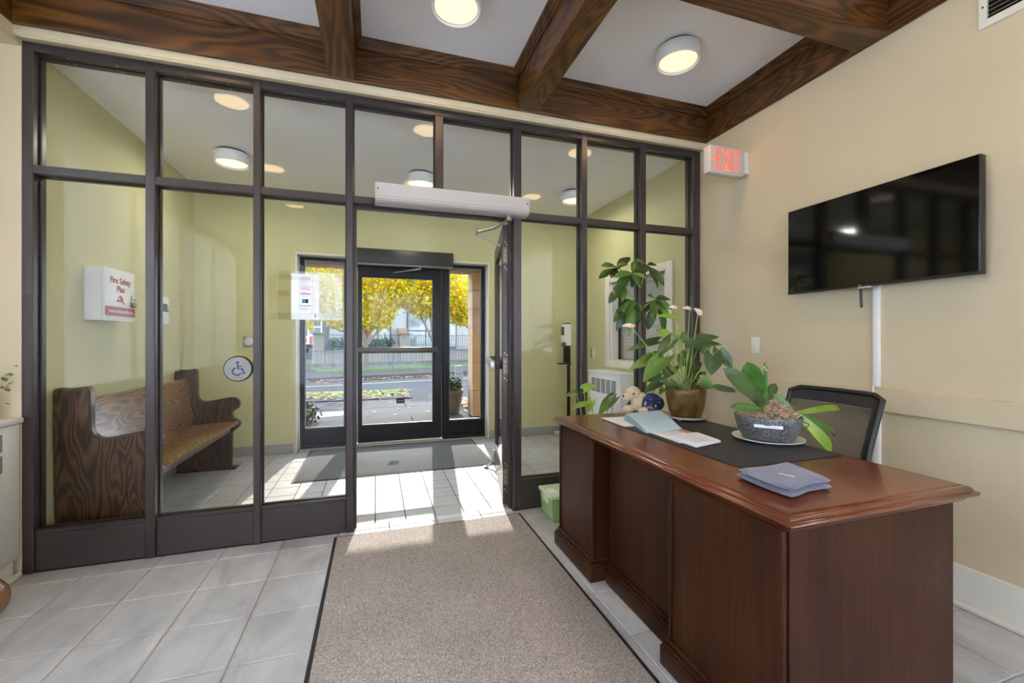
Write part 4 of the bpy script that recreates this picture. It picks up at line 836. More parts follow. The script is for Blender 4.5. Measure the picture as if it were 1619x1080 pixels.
mk('plate', bx(BM(), VR - 0.006, VR, 4.745, 4.84, 1.01, 1.135, 0.002), M_CREAMP, sw); mk('green_label', bx(BM(), VR - 0.008, VR - 0.0055, 4.80, 4.835, 1.012, 1.133), mat('green_label', (60, 160, 84), 0.5), sw, smooth=False); mk('toggle', bx(BM(), VR - 0.014, VR - 0.005, 4.765, 4.78, 1.05, 1.08, 0.002), M_CREAMP, sw)
#@@PART3@@
# ================================================================== LOBBY THINGS
lm = thing('entrance_mat', 'large taupe carpet mat with black rubber edge on the lobby floor', 'mat', (0.37, 1.2, 0))
mk('carpet', bx(BM(), -0.232, 0.965, -0.6, 2.868, 0.001, 0.011, 0.003), M_MAT, lm); mk('rubber_edge', bx(BM(), -0.250, 0.983, -0.62, 2.886, 0.0005, 0.006, 0.002, 1), M_RUBBER, lm, smooth=False)
# ---- desk
X0, X1, DY0, DY1, ZT = 1.050, 1.868, 0.848, 2.452, 0.772
dk = thing('reception_desk', 'large mahogany reception desk with moulded edge', 'desk', (1.45, 1.65, 0))
def loft(bm, rings):                       # rings of (inset, z) round the desk top
    R_ = [[bm.verts.new(p) for p in ((X0 + i, DY0 + i, z), (X1 - i, DY0 + i, z), (X1 - i, DY1 - i, z), (X0 + i, DY1 - i, z))] for i, z in rings]
    for A, B in zip(R_, R_[1:]):
        for k in range(4): bm.faces.new((A[k], A[(k + 1) % 4], B[(k + 1) % 4], B[k]))
    bm.faces.new(R_[0][::-1]); bm.faces.new(R_[-1]); return bm
mk('desk_top', bx(BM(), X0 + 0.034, X1 - 0.034, DY0 + 0.034, DY1 - 0.034, ZT - 0.02, ZT, 0.0015, 1), M_MAHY, dk, smooth=False)
mk('moulded_edge', loft(BM(), [(0.040, ZT - 0.052), (0.030, ZT - 0.052), (0.026, ZT - 0.046), (0.022, ZT - 0.040), (0.012, ZT - 0.036), (0.004, ZT - 0.031), (0.0, ZT - 0.024), (0.003, ZT - 0.018), (0.010, ZT - 0.0155), (0.013, ZT - 0.013), (0.016, ZT - 0.006), (0.022, ZT - 0.002), (0.0315, ZT - 0.001), (0.033, ZT - 0.006)]), wood('mahogany_edge', (62, 28, 16), (92, 44, 26), (120, 66, 42), 1, 0.2, 16, 2.0, 0.6, 6.0, 0.75), dk, smooth=True, angle=20)
ZU = ZT - 0.052
def ped(y0, y1):
    p = mk('pedestal', bx(BM(), 1.075, 1.745, y0 + 0.012, y1 - 0.012, 0.0, ZU, 0.002, 1), M_MAHZ, dk, smooth=False)
    for q in ((1.068, 1.084, y0 + 0.004, y0 + 0.020), (1.068, 1.084, y1 - 0.020, y1 - 0.004)): mk('corner_stile', bx(BM(), *q, 0.09, ZU, 0.004), M_MAHZ, p)
    for k, (o, z0, z1) in enumerate(((0.028, 0.0, 0.074), (0.022, 0.074, 0.086), (0.012, 0.086, 0.104))): mk('plinth', bx(BM(), 1.072 - o, 1.745, y0 + 0.012 - o, y1 - 0.012 + o, z0, z1, 0.004, 2), M_MAHZ, p)
ped(0.885, 1.375); ped(1.965, 2.395)
mo = mk('recessed_panel', bx(BM(), 1.150, 1.172, 1.405, 1.935, 0.0, ZU), M_MAHZ, dk, smooth=False)
for k, (o, z0, z1) in enumerate(((0.028, 0.0, 0.074), (0.022, 0.074, 0.086), (0.012, 0.086, 0.104))): mk('plinth', bx(BM(), 1.150 - o, 1.150, 1.405, 1.935, z0, z1, 0.004, 2), M_MAHZ, mo)
mk('end_panel', bx(BM(), 1.095, 1.812, 0.890, 0.898, 0.104, ZU, 0.002, 1), M_MAHZ, dk, smooth=False)
ZM = ZT + 0.0005
# ---- desk mat (rubber sheet) with rounded corners
def rrect(x0, x1, y0, y1, r, n=5):
    return [(cx + r * math.cos(R(a0 + 90 * k / n)), cy + r * math.sin(R(a0 + 90 * k / n))) for cx, cy, a0 in ((x1 - r, y1 - r, 0), (x0 + r, y1 - r, 90), (x0 + r, y0 + r, 180), (x1 - r, y0 + r, 270)) for k in range(n + 1)]
tag(mk('desk_pad', prism(BM(), rrect(1.285, 1.834, 1.245, 2.28, 0.03), 'XY', ZM, ZM + 0.003, 0.0008), mat('black_desk_pad', (44, 45, 49), 0.55, var=0.05)), 'large black desk pad lying on the reception desk', 'desk pad')
ZP = ZM + 0.0035
# ---- papers
def sheet(bm, quad, z, bow=0.0, n=8, th=0.0004, lift=0.0):
    a, b_, c, d = [Vector((*q, 0)) for q in quad]; g = []
    for i in range(n + 1):
        s = i / n; row = []
        for j in range(3):
            t = j / 2; p = (a.lerp(b_, t)).lerp(d.lerp(c, t), s); p.z = z + bow * math.sin(math.pi * s) * 0.5 + bow * s * s + lift
            row.append(bm.verts.new(p))
        g.append(row)
    for A, B in zip(g, g[1:]):
        for k in range(2): bm.faces.new((A[k], A[k + 1], B[k + 1], B[k]))
    return bm
def solid(bm, th):
    bmesh.ops.recalc_face_normals(bm, faces=bm.faces); bmesh.ops.solidify(bm, geom=bm.faces[:], thickness=th); return bm
ws = mk('paper_sheet', solid(sheet(BM(), [(1.288, 2.277), (1.282, 2.005), (1.50, 2.00), (1.50, 2.265)], ZP + 0.001), 0.001), M_PAPER); tag(ws, 'single white sheet under the blue brochures on the desk', 'paper')
bb_ = thing('brochure_stack', 'fanned stack of pale blue leaflets on the desk', 'leaflets', (1.47, 2.02, ZP + 0.002))
M_BLUEP = mat('pale_blue_paper', (190, 216, 230), 0.7, var=0.02)
for k in range(6):
    e = 0.006 * k
    mk('leaflet', solid(sheet(BM(), [(1.292 + 0.3 * e, 1.828 + e * 0.4), (1.535 - e * 0.2, 1.855 + e * 0.4), (1.705 - e, 2.262 - e), (1.392 + e * 0.2, 2.19 - e * 0.5)], ZP + 0.003 + k * 0.0016, 0.0050 * k), 0.001), M_BLUEP, bb_)
b = BM()
for k in range(15):
    s = 0.20 + k * 0.045; z = ZP + 0.0046 + 5 * 0.0016 + 0.025 * (math.sin(math.pi * s) * 0.5 + s * s) + 0.0006
    p0 = Vector((1.292, 1.83, 0)).lerp(Vector((1.393, 2.188, 0)), s); p1 = Vector((1.53, 1.857, 0)).lerp(Vector((1.672, 2.235, 0)), s)
    a, c = p0.lerp(p1, 0.12), p0.lerp(p1, 0.62 if k % 4 else 0.45); nn = Vector((0.1, 0.36, 0)).normalized() * 0.0022
    b.faces.new([b.verts.new(Vector((q.x, q.y, z + dz))) for q, dz in ((a, 0), (c, 0), (c + nn, 0.0002), (a + nn, 0.0002))])
mk('print', b, M_INK, bb_, kind='stuff', smooth=False)
wp_ = thing('paper_stack', 'stack of white printed papers on the desk pad before the orchid', 'papers', (1.42, 1.68, ZP))
for k, q in enumerate(([(1.322, 1.612), (1.520, 1.62), (1.525, 1.842), (1.322, 1.836)], [(1.325, 1.514), (1.502, 1.559), (1.520, 1.72), (1.318, 1.70)], [(1.333, 1.520), (1.506, 1.566), (1.518, 1.712), (1.328, 1.69)], [(1.330, 1.532), (1.498, 1.572), (1.512, 1.724), (1.325, 1.698)])):
    mk('sheet', solid(sheet(BM(), q, ZP + 0.002 + 0.004 * k, 0.001), 0.0025), M_PAPER, wp_)
b = BM()
for k in range(8):
    y = 1.55 + k * 0.017; zz = ZP + 0.0172 + 0.0012 * k / 8; bx(b, 1.345, 1.47 - 0.02 * (k % 3), y, y + 0.004, zz, zz + 0.0003)
for k in range(5):
    y = 1.745 + k * 0.017; bx(b, 1.345, 1.49 - 0.02 * (k % 2), y, y + 0.004, ZP + 0.0046, ZP + 0.005)
mk('print', b, M_INK, wp_, kind='stuff', smooth=False)
b = BM(); bx(b, 1.485, 1.510, 1.66, 1.83, ZP + 0.0046, ZP + 0.0052); mk('orange_strip', b, mat('orange_print', (196, 124, 62), 0.7), wp_, smooth=False)
# ---- knitted headband
def fuzz(name, a, b_, sc=220):
    k = NT(name); co = k.coord('Object'); n = k.noise(co, sc, 3, 0.7); rib = k.math('SINE', k.math('MULTIPLY', k.n('ShaderNodeSeparateXYZ').outputs[0], 1))
    k.base(k.ramp(n, [(0.35, lin(*a)), (0.65, lin(*b_))])); k.p.inputs['Roughness'].default_value = 0.95; k.p.inputs['Sheen Weight'].default_value = 0.5; k.p.inputs['Sheen Roughness'].default_value = 0.4
    k.bump(n, 0.9, 0.004); return k.m
M_KNIT = fuzz('lavender_knit', (66, 68, 94), (112, 112, 142))
hb_ = thing('knit_headband', 'folded lavender grey knitted headband at the desk edge', 'headband', (1.30, 1.07, ZT))
def pad(zb, th, seed, quad=((1.172, 1.179), (1.160, 0.935), (1.385, 0.968), (1.445, 1.188))):
    b = BM(); n = 20; T = []; Bt = []; a, c, d, e = [Vector((*q, 0)) for q in quad]
    for i in range(n + 1):
        r1 = []; r2 = []
        for j in range(n + 1):
            u, v = 2 * i / n - 1, 2 * j / n - 1; k_ = 0.42          # squircle: rounded corners
            uu, vv = u * math.sqrt(1 - k_ * v * v / 2), v * math.sqrt(1 - k_ * u * u / 2); s, t = (uu + 1) / 2, (vv + 1) / 2
            p = a.lerp(c, t).lerp(e.lerp(d, t), s); p += (c - a).normalized() * (-0.022 * vv * math.cos(uu * 1.5) ** 2)
            edge = max(abs(u), abs(v)); f = math.sqrt(max(0, 1 - edge ** 5)); nz = 0.005 * math.sin(6 * s + seed) * math.cos(4 * t + seed)
            r1.append(b.verts.new((p.x, p.y, zb + th * 0.5 + th * 0.5 * f + nz * f))); r2.append(b.verts.new((p.x, p.y, zb + th * 0.5 - th * 0.5 * f)))
        T.append(r1); Bt.append(r2)
    for i in range(n):
        for j in range(n): b.faces.new((T[i][j], T[i + 1][j], T[i + 1][j + 1], T[i][j + 1])); b.faces.new((Bt[i][j], Bt[i][j + 1], Bt[i + 1][j + 1], Bt[i + 1][j]))
    bmesh.ops.remove_doubles(b, verts=b.verts, dist=0.0005)
    if True:
        b.normal_update(); fz = BM(); rnd = random.Random(int(seed * 10) + 9); fs_ = b.faces[:]
        for _ in range(3200):
            f = rnd.choice(fs_); p = f.calc_center_median(); w_ = [rnd.random() for _q in f.verts]; q_ = sum((v.co * x for v, x in zip(f.verts, w_)), Vector()) / sum(w_)
            dd_ = (f.normal + Vector((rnd.uniform(-1, 1), rnd.uniform(-1, 1), rnd.uniform(-1, 1))) * 0.9).normalized() * rnd.uniform(0.002, 0.0045); o_ = dd_.orthogonal().normalized() * 0.0004
            fz.faces.new([fz.verts.new(v) for v in (q_ - o_, q_ + o_, q_ + dd_)])
    return b, fz
for nm, zb, th, sd_, qd in (('lower_fold', ZT + 0.001, 0.018, 0.0, ((1.172, 1.179), (1.160, 0.930), (1.388, 0.962), (1.450, 1.190))), ('upper_fold', ZT + 0.0175, 0.020, 1.3, ((1.178, 1.174), (1.165, 0.938), (1.390, 0.968), (1.446, 1.182)))):
    pb_, fz_ = pad(zb, th, sd_, qd); fo_ = mk(nm, pb_, M_KNIT, hb_, angle=80); mk('wool_fuzz', fz_, M_KNIT, hb_, kind='stuff', smooth=False)
lb = mk('label', bx(BM(), -0.006, 0.006, -0.022, 0.022, 0, 0.0012, 0.0004, 1), mat('pink_label', (226, 196, 184), 0.6), hb_, local=True); lb.location = Vector((1.262, 1.035, ZT + 0.0395)) - Vector(hb_.location); lb.rotation_euler = (0, 0, R(24))
b = BM(); [bx(b, -0.002, 0.002, -0.016 + k * 0.008, -0.012 + k * 0.008, 0.0012, 0.0015) for k in range(4)]; lp = mk('label_print', b, M_INKR, hb_, local=True, kind='stuff'); lp.location = lb.location; lp.rotation_euler = lb.rotation_euler
# ---- plush dog in a dark blue patterned coat
M_PLUSH = fuzz('cream_plush', (196, 170, 130), (228, 208, 172), 160)
k = NT('blue_patterned_cloth'); co = k.coord('Object'); n = k.noise(co, 26, 3, 0.6, 1.2)
k.base(k.ramp(n, [(0.40, lin(22, 30, 62)), (0.52, lin(44, 62, 118)), (0.60, lin(30, 34, 58)), (0.66, lin(214, 176, 140))])); k.p.inputs['Roughness'].default_value = 0.8; k.bump(k.noise(co, 30, 2), 0.5, 0.004); M_COAT = k.m
dg = thing('plush_dog', 'cream plush dog lying in a navy floral coat beside the pot', 'plush toy', (1.60, 2.30, ZT))
DZ = ZT + 0.006
b = BM(); ball(b, (1.555, 2.335, DZ + 0.128), (0.050, 0.046, 0.046)); ball(b, (1.505, 2.322, DZ + 0.112), (0.036, 0.028, 0.026)); ball(b, (1.585, 2.325, DZ + 0.075), (0.048, 0.045, 0.058))
mk('head', rough_up(b, 0.003, 60), M_PLUSH, dg, angle=180)
for yy, zz in ((2.292, 0.100), (2.376, 0.102)): mk('ear', rough_up(ball(BM(), (1.595, yy, DZ + zz), (0.030, 0.014, 0.040)), 0.002, 60), M_PLUSH, dg, angle=180)
b = BM(); ball(b, (1.472, 2.318, DZ + 0.117), (0.006, 0.010, 0.008)); mk('nose', b, M_BLACKP, dg)
for yy in (2.293, 2.368): mk('eye', ball(BM(), (1.532, yy, DZ + 0.132), 0.0065, 10, 8), M_BLACKP, dg)
for p in ((1.540, 2.355), (1.588, 2.262)): mk('paw', rough_up(ball(BM(), (p[0], p[1], DZ + 0.027), (0.042, 0.030, 0.027)), 0.002, 60), M_PLUSH, dg, angle=180)
b = BM(); ball(b, (1.66, 2.295, DZ + 0.068), (0.085, 0.062, 0.066), 24, 16); ball(b, (1.61, 2.262, DZ + 0.05), (0.030, 0.028, 0.048)); ball(b, (1.575, 2.375, DZ + 0.045), (0.034, 0.026, 0.042))
mk('coat', rough_up(b, 0.012, 22), M_COAT, dg, angle=180)
# ---- anthurium in a bronze pot
PX, PY = 1.760, 2.098
an = thing('potted_anthurium', 'anthurium with pink flowers in a bronze pot on the desk', 'plant', (PX, PY, ZP))
k = NT('bronze_glazed_pot'); co = k.coord('Object', (1, 1, 1)); v = k.n('ShaderNodeTexVoronoi'); v.inputs['Scale'].default_value = 130; k.l(co, v.inputs['Vector'])
k.base(k.ramp(k.noise(co, 14, 3), [(0.3, lin(88, 66, 36)), (0.7, lin(140, 110, 64))])); k.p.inputs['Roughness'].default_value = 0.28; k.p.inputs['Metallic'].default_value = 0.55; k.bump(v.outputs['Distance'], 0.5, 0.002); M_POT = k.m
mk('saucer', lathe(BM(), [(0.085, 0.004), (0.118, 0.012), (0.122, 0.024), (0.117, 0.022), (0.11, 0.016), (0.0, 0.012)], (PX, PY, ZP), 40), mat('clear_saucer', (196, 190, 178), 0.15, spec=0.7), an)
for q in range(3): mk('saucer_foot', cyl(BM(), (PX + 0.085 * math.cos(q * 2.1 + 3.6), PY + 0.085 * math.sin(q * 2.1 + 3.6), ZP), (PX + 0.085 * math.cos(q * 2.1 + 3.6), PY + 0.085 * math.sin(q * 2.1 + 3.6), ZP + 0.006), 0.012), mat('clear_saucer', (196, 190, 178)), an)
mk('pot', lathe(BM(), [(0.075, 0.0), (0.083, 0.004), (0.096, 0.04), (0.108, 0.09), (0.1145, 0.14), (0.117, 0.168), (0.114, 0.174), (0.108, 0.170), (0.104, 0.150), (0.0, 0.148)], (PX, PY, ZP + 0.013), 48), M_POT, an)
mk('soil', lathe(BM(), [(0.103, 0), (0.06, 0.008), (0, 0.012)], (PX, PY, ZP + 0.162), 24), M_SOIL, an)
CR0 = Vector((PX, PY, ZP + 0.17))
def petiole(par, a, b_, m, r=0.003, sag=0.0):
    a, b_ = Vector(a), Vector(b_); mid = a.lerp(b_, 0.5) + Vector((0, 0, sag)); mk('stem', tube(BM(), bez([a, mid, b_], 5), r, 6), m, par)
def A(px, py, dY=0.0): return at(px, py, PY + dY)
AL = [((1042, 565), (994, 586), -0.02, 0.085, 1), ((1050, 566), (1016, 605), -0.10, 0.10, 1), ((1062, 538), (1038, 566), -0.06, 0.075, 0), ((1040, 540), (990, 556), 0.08, 0.06, 0), ((1042, 527), (1066, 530), 0.05, 0.06, 2), ((1070, 505), (1037, 500), 0.0, 0.055, 2),
      ((1093, 540), (1137, 533), 0.03, 0.075, 0), ((1090, 546), (1142, 545), -0.02, 0.065, 0), ((1108, 540), (1118, 566), 0.04, 0.085, 1), ((1128, 562), (1124, 594), -0.05, 0.105, 0), ((1138, 560), (1158, 584), 0.02, 0.09, 0), ((1108, 604), (1128, 612), -0.08, 0.095, 1), ((1052, 610), (1072, 606), -0.10, 0.08, 0), ((1046, 596), (1022, 604), 0.0, 0.055, 0), ((1044, 605), (1018, 622), -0.05, 0.055, 0), ((1075, 530), (1084, 540), 0.06, 0.07, 1), ((1098, 575), (1086, 592), 0.05, 0.09, 0), ((1104, 588), (1090, 604), 0.08, 0.10, 0), ((1062, 580), (1050, 600), 0.08, 0.09, 0), ((1078, 608), (1088, 618), -0.09, 0.07, 0), ((1136, 553), (1134, 572), 0.08, 0.07, 1), ((1062, 552), (1048, 537), 0.04, 0.07, 0), ((1086, 562), (1074, 582), 0.10, 0.09, 0)]
for i, (p, q, dy, wd, mi) in enumerate(AL):
    P, Q = A(*p, dy), A(*q, dy - 0.03); mk('leaf', leaf(BM(), P, Q, wd, 'heart', up=(-0.45, -0.75, 0.75), droop=0.10, fold=0.16), (M_LEAF2, M_LEAF1, M_LEAF3)[mi], an, angle=80)
    petiole(an, CR0 + Vector((random.uniform(-0.03, 0.03), random.uniform(-0.03, 0.03), 0)), P, M_STEM, 0.0022, 0.02)
for i, (p, q, dy) in enumerate((((1000, 519), (982, 516), -0.08), ((1067, 490), (1056, 486), 0.0), ((1090, 491), (1077, 488), 0.02), ((1103, 499), (1096, 487), 0.0))):
    P, Q = A(*p, dy), A(*q, dy); mk('flower', leaf(BM(), P, Q, 0.030 if i != 3 else 0.045, 'heart', up=(-0.3, -0.8, 0.6), droop=0.2, fold=0.5), mat('pale_pink_flower', (222, 196, 184), 0.5), an, angle=80)
    mk('spadix', tube(BM(), [P, P + (Q - P).normalized() * 0.012 + Vector((0, -0.006, 0.022))], [0.0032, 0.002], 6), M_STEM, an); petiole(an, CR0 + Vector((0.01 * i - 0.015, 0.01, 0)), P, M_STEM, 0.0024, 0.0)
mk('crown', tube(BM(), bez([CR0 + Vector((0, 0, -0.01)), CR0 + Vector((0.003, 0, 0.03)), CR0 + Vector((-0.002, 0, 0.07))], 4), [0.012] * 5 + [0.009] * 4, 8), M_BROWNSTEM, an)
# ---- money tree standing on the floor behind the desk
MY = 2.70; MB = at(1020, 540, MY); MB.z = 0
mt = thing('money_tree', 'tall money tree with drooping fans of leaves behind the desk', 'plant', MB)
mk('pot', lathe(BM(), [(0.10, 0), (0.14, 0.26), (0.135, 0.26), (0.125, 0.22), (0, 0.22)], MB, 28), mat('grey_pot', (120, 118, 116), 0.6, var=0.08), mt); mk('soil', lathe(BM(), [(0.126, 0), (0, 0.015)], MB + Vector((0, 0, 0.222)), 20), M_SOIL, mt)
T = lambda x, y, dy=0.0: at(x, y, MY + dy)
mk('trunk', tube(BM(), bez([MB + Vector((0, 0, 0.22)), MB + Vector((0.01, 0, 0.7)), T(1018, 540), T(1017, 490), T(1014, 455), T(1004, 432)], 5), [0.016] * 6 + [0.009] * 10 + [0.005] * 10, 8), mat('dark_bark', (72, 62, 40), 0.8, var=0.2), mt)
fans = [((976, 424), [((1), (950, 421)), (1, (946, 441)), (1, (966, 440)), (1, (996, 407)), (1, (993, 418)), (1, (985, 430))], 0.0), ((999, 432), [(1, (971, 440)), (1, (974, 455)), (1, (964, 480)), (1, (999, 455)), (1, (1022, 441)), (1, (1022, 423)), (1, (1010, 452)), (1, (1006, 412))], -0.04), ((1022, 420), [(1, (1003, 412)), (1, (1039, 420)), (1, (1050, 452)), (1, (1040, 456)), (1, (1020, 432))], 0.06), ((985, 452), [(1, (984, 477)), (1, (962, 480))], -0.06),
        ((999, 475), [(1, (986, 498)), (1, (978, 492)), (1, (970, 510)), (1, (974, 524)), (1, (994, 531)), (1, (1010, 512)), (1, (1016, 491)), (1, (979, 478)), (1, (1003, 484)), (1, (983, 515))], -0.03), ((1037, 474), [(1, (1031, 503)), (1, (1024, 522)), (1, (1046, 482)), (1, (1060, 474)), (1, (1056, 502)), (1, (1050, 526)), (1, (1024, 468)), (1, (1010, 498)), (1, (1062, 490))], 0.03)]
for (c, lv, dy) in fans:
    P = T(*c, dy); petiole(mt, T(1013, 455 if c[1] < 440 else 490), P, M_STEM, 0.003, 0.01)
    for k, (_, q) in enumerate(lv):
        Q = T(*q, dy + (0.05 if k % 2 else -0.06)); L = (Q - P).length
        mk('leaf', leaf(BM(), P, Q, max(0.036, min(0.070, L * 0.40)), 'obov' if k % 3 else 'oval', up=(-0.3, -0.8, 0.7), droop=0.14, fold=0.14, wave=0.03), M_LEAF2 if k % 4 else M_LEAF1, mt, angle=80)
# ---- low leafy plant between desk and glass
LB = at(945, 560, 2.66); LB.z = 0
lp2 = thing('floor_plant', 'plant with broad arrow leaves rising behind the far desk corner', 'plant', LB)
mk('pot', lathe(BM(), [(0.09, 0), (0.12, 0.2), (0.115, 0.2), (0.105, 0.17), (0, 0.17)], LB, 24), mat('terracotta', (160, 96, 66), 0.8, var=0.1), lp2); mk('soil', lathe(BM(), [(0.106, 0), (0, 0.01)], LB + Vector((0, 0, 0.172)), 20), M_SOIL, lp2)
for (p, q, wd, mi) in (((923, 617), (941, 610), 0.075, 2), ((912, 622), (893, 628), 0.045, 1), ((925, 640), (903, 648), 0.05, 2), ((936, 634), (928, 655), 0.06, 2), ((970, 630), (946, 658), 0.085, 1), ((962, 640), (976, 622), 0.05, 1), ((1034, 611), (1032, 626), 0.03, 2), ((1050, 615), (1042, 624), 0.05, 1)):
    P, Q = at(*p, 2.66), at(*q, 2.63); mk('leaf', leaf(BM(), P, Q, wd, 'heart', up=(-0.4, -0.7, 0.8), droop=0.2, fold=0.2), (M_LEAF2, M_LEAF1, M_LEAF3)[mi], lp2, angle=80)
    petiole(lp2, LB + Vector((random.uniform(-0.03, 0.03), 0, 0.175)), P, M_STEM, 0.003, 0.0)
# ---- orchid in a textured bowl on a white plate
OX, OY = 1.752, 1.535
oc = thing('potted_orchid', 'orchid in a dark silver textured bowl with moss on the desk', 'plant', (OX, OY, ZP))
tag(mk('saucer_plate', lathe(BM(), [(0.09, 0.0), (0.095, 0.003), (0.128, 0.009), (0.150, 0.016), (0.150, 0.019), (0.128, 0.013), (0.0, 0.0075)], (OX, OY, ZP), 48), mat('white_china', (238, 236, 230), 0.15, coat=0.4)), 'white china plate under the dark orchid bowl', 'plate')
k = NT('dark_silver_bowl'); co = k.coord('Object'); v = k.n('ShaderNodeTexVoronoi'); v.inputs['Scale'].default_value = 150; k.l(k.coord('Object', (1, 1, 0.6)), v.inputs['Vector'])
k.base(k.ramp(k.math('ADD', v.outputs['Distance'], k.math('MULTIPLY', k.noise(co, 8, 3), 0.6)), [(0.45, lin(36, 36, 36)), (0.85, lin(120, 122, 124))])); k.p.inputs['Roughness'].default_value = 0.4; k.p.inputs['Metallic'].default_value = 0.4; k.bump(v.outputs['Distance'], 0.8, 0.003)
zo = ZP + 0.009
mk('bowl', lathe(BM(), [(0.096, 0), (0.106, 0.004), (0.124, 0.04), (0.136, 0.085), (0.141, 0.108), (0.138, 0.112), (0.132, 0.108), (0.128, 0.095), (0, 0.09)], (OX, OY, zo), 48), k.m, oc)
mk('soil', lathe(BM(), [(0.128, 0), (0.08, 0.010), (0, 0.014)], (OX, OY, zo + 0.096), 24), M_SOIL, oc)
b = BM(); rnd = random.Random(17)
for _ in range(1900):
    r, a = 0.118 * math.sqrt(rnd.random()), rnd.uniform(0, 2 * math.pi); p = Vector((OX + r * math.cos(a), OY + r * math.sin(a), zo + 0.10 + (0.055 + 0.02 * math.cos(a - 5.6)) * (1 - (r / 0.128) ** 2) * rnd.uniform(0.6, 1.1)))
    d = Vector((rnd.gauss(0, 1), rnd.gauss(0, 1), rnd.gauss(0, 0.4))).normalized() * rnd.uniform(0.012, 0.024); q = Vector((rnd.gauss(0, 1), rnd.gauss(0, 1), rnd.gauss(0, 0.6))).normalized() * 0.008
    f0 = len(b.faces); tube(b, [p, p + d * 0.5 + q, p + d], 0.0011, 3, caps=False)
    mi = rnd.randrange(3)
    b.faces.ensure_lookup_table()
    for fi in range(f0, len(b.faces)): b.faces[fi].material_index = mi
mk('moss', b, [mat('moss_tan', (196, 168, 136), 0.9), mat('moss_pale', (222, 204, 178), 0.9), mat('moss_brown', (140, 110, 84), 0.9)], oc, kind='stuff')
c5 = lambda x, y, dy=0.0: at(1100 + x / 3.856, 540 + y / 3.856, OY + dy)
for i, (p, q, dy0, dy1, wd, mi, dp) in enumerate((((408, 392), (164, 164), -0.02, -0.03, 0.078, 0, -0.18), ((412, 396), (184, 203), -0.03, -0.07, 0.070, 0, -0.15), ((408, 385), (310, 122), 0.02, 0.02, 0.088, 1, -0.02), ((415, 385), (485, 255), 0.05, 0.09, 0.05, 0, 0.1), ((240, 300), (100, 276), 0.05, 0.06, 0.035, 0, 0.0), ((412, 425), (225, 405), -0.06, -0.08, 0.035, 1, -0.2), ((410, 420), (205, 398), -0.02, -0.02, 0.035, 1, -0.2),
        ((610, 440), (470, 320), -0.03, 0.02, 0.028, 1, -0.2), ((615, 440), (908, 403), -0.04, -0.03, 0.034, 2, -0.12), ((620, 450), (828, 672), -0.05, -0.10, 0.050, 2, -0.28), ((620, 448), (856, 578), -0.03, -0.04, 0.034, 1, -0.26))):
    P, Q = c5(*p, dy0), c5(*q, dy1); mk('leaf', leaf(BM(), P, Q, wd, 'strap', up=(-0.62, -0.62, 0.5) if i not in (2,) else (-0.7, -0.7, 0.1), droop=-dp, fold=0.10, nx=12), (M_LEAF2, M_LEAF4, M_LEAF3)[mi], oc, angle=80)
for p, q in (((415, 400), (420, 128)), ((425, 395), (432, 150)), ((405, 395), (412, 320)), ((435, 385), (436, 312)), ((612, 470), (616, 430))): mk('flower_spike', tube(BM(), bez([c5(*p), c5((p[0] + q[0]) / 2 + 2, (p[1] + q[1]) / 2), c5(*q)], 4), [0.0055] * 5 + [0.0042] * 4, 7), M_LEAF4, oc)
for p, q in (((418, 165), (416, 152)), ((426, 180), (429, 168))): mk('spike_node', tube(BM(), [c5(*p), c5(*q)], 0.0058, 7), mat('dry_sheath', (196, 180, 150), 0.7), oc)
mk('air_root', tube(BM(), bez([c5(610, 480, -0.06), c5(690, 505, -0.08), c5(655, 540, -0.09)], 5), 0.0028, 6), M_BROWNSTEM, oc)
tg = mk('plant_tag', bx(BM(), -0.055, 0.055, -0.001, 0.001, -0.0065, 0.0065), M_PAPER, oc, local=True, smooth=False); va = math.atan2(-OY, -OX)
tg.location = (0.1345 * math.cos(va + 0.02), 0.1345 * math.sin(va + 0.02), 0.009 + 0.078); tg.rotation_euler = (R(-9), 0, va + R(90))
b = BM(); [bx(b, -0.042 + k * 0.0095, -0.036 + k * 0.0095, -0.0016, -0.001, -0.002, 0.002) for k in range(9)]; tpn = mk('tag_print', b, M_INK, oc, local=True, kind='stuff', smooth=False); tpn.location = tg.location; tpn.rotation_euler = tg.rotation_euler
# ---- green storage tub on the floor behind the desk
gt = thing('storage_tub', 'pale green plastic tub with lid on the floor behind the desk', 'tub', (1.255, 2.76, 0))
M_GT = mat('green_plastic', (146, 178, 116), 0.4); M_GL = mat('pale_green_plastic', (196, 214, 172), 0.4)
b = BM(); cT = (1.255, 2.755)
rg = [[b.verts.new((cT[0] + sx * w_, cT[1] + sy * d_, z)) for sx, sy in ((-1, -1), (1, -1), (1, 1), (-1, 1))] for w_, d_, z in ((0.10, 0.085, 0.001), (0.115, 0.10, 0.03), (0.125, 0.110, 0.165))]
[b.faces.new((Aa[k], Aa[(k + 1) % 4], Bb[(k + 1) % 4], Bb[k])) for Aa, Bb in zip(rg, rg[1:]) for k in range(4)]; b.faces.new(rg[0][::-1]); b.faces.new(rg[-1])
mk('tub', b, M_GT, gt, smooth=False); mk('lid', bx(BM(), 1.118, 1.392, 2.635, 2.875, 0.166, 0.192, 0.008), M_GL, gt); mk('clip', bx(BM(), 1.122, 1.130, 2.70, 2.81, 0.12, 0.18, 0.003), M_GL, gt); mk('lid_label', bx(BM(), 1.14, 1.20, 2.70, 2.78, 0.192, 0.193), M_PAPER, gt, smooth=False)
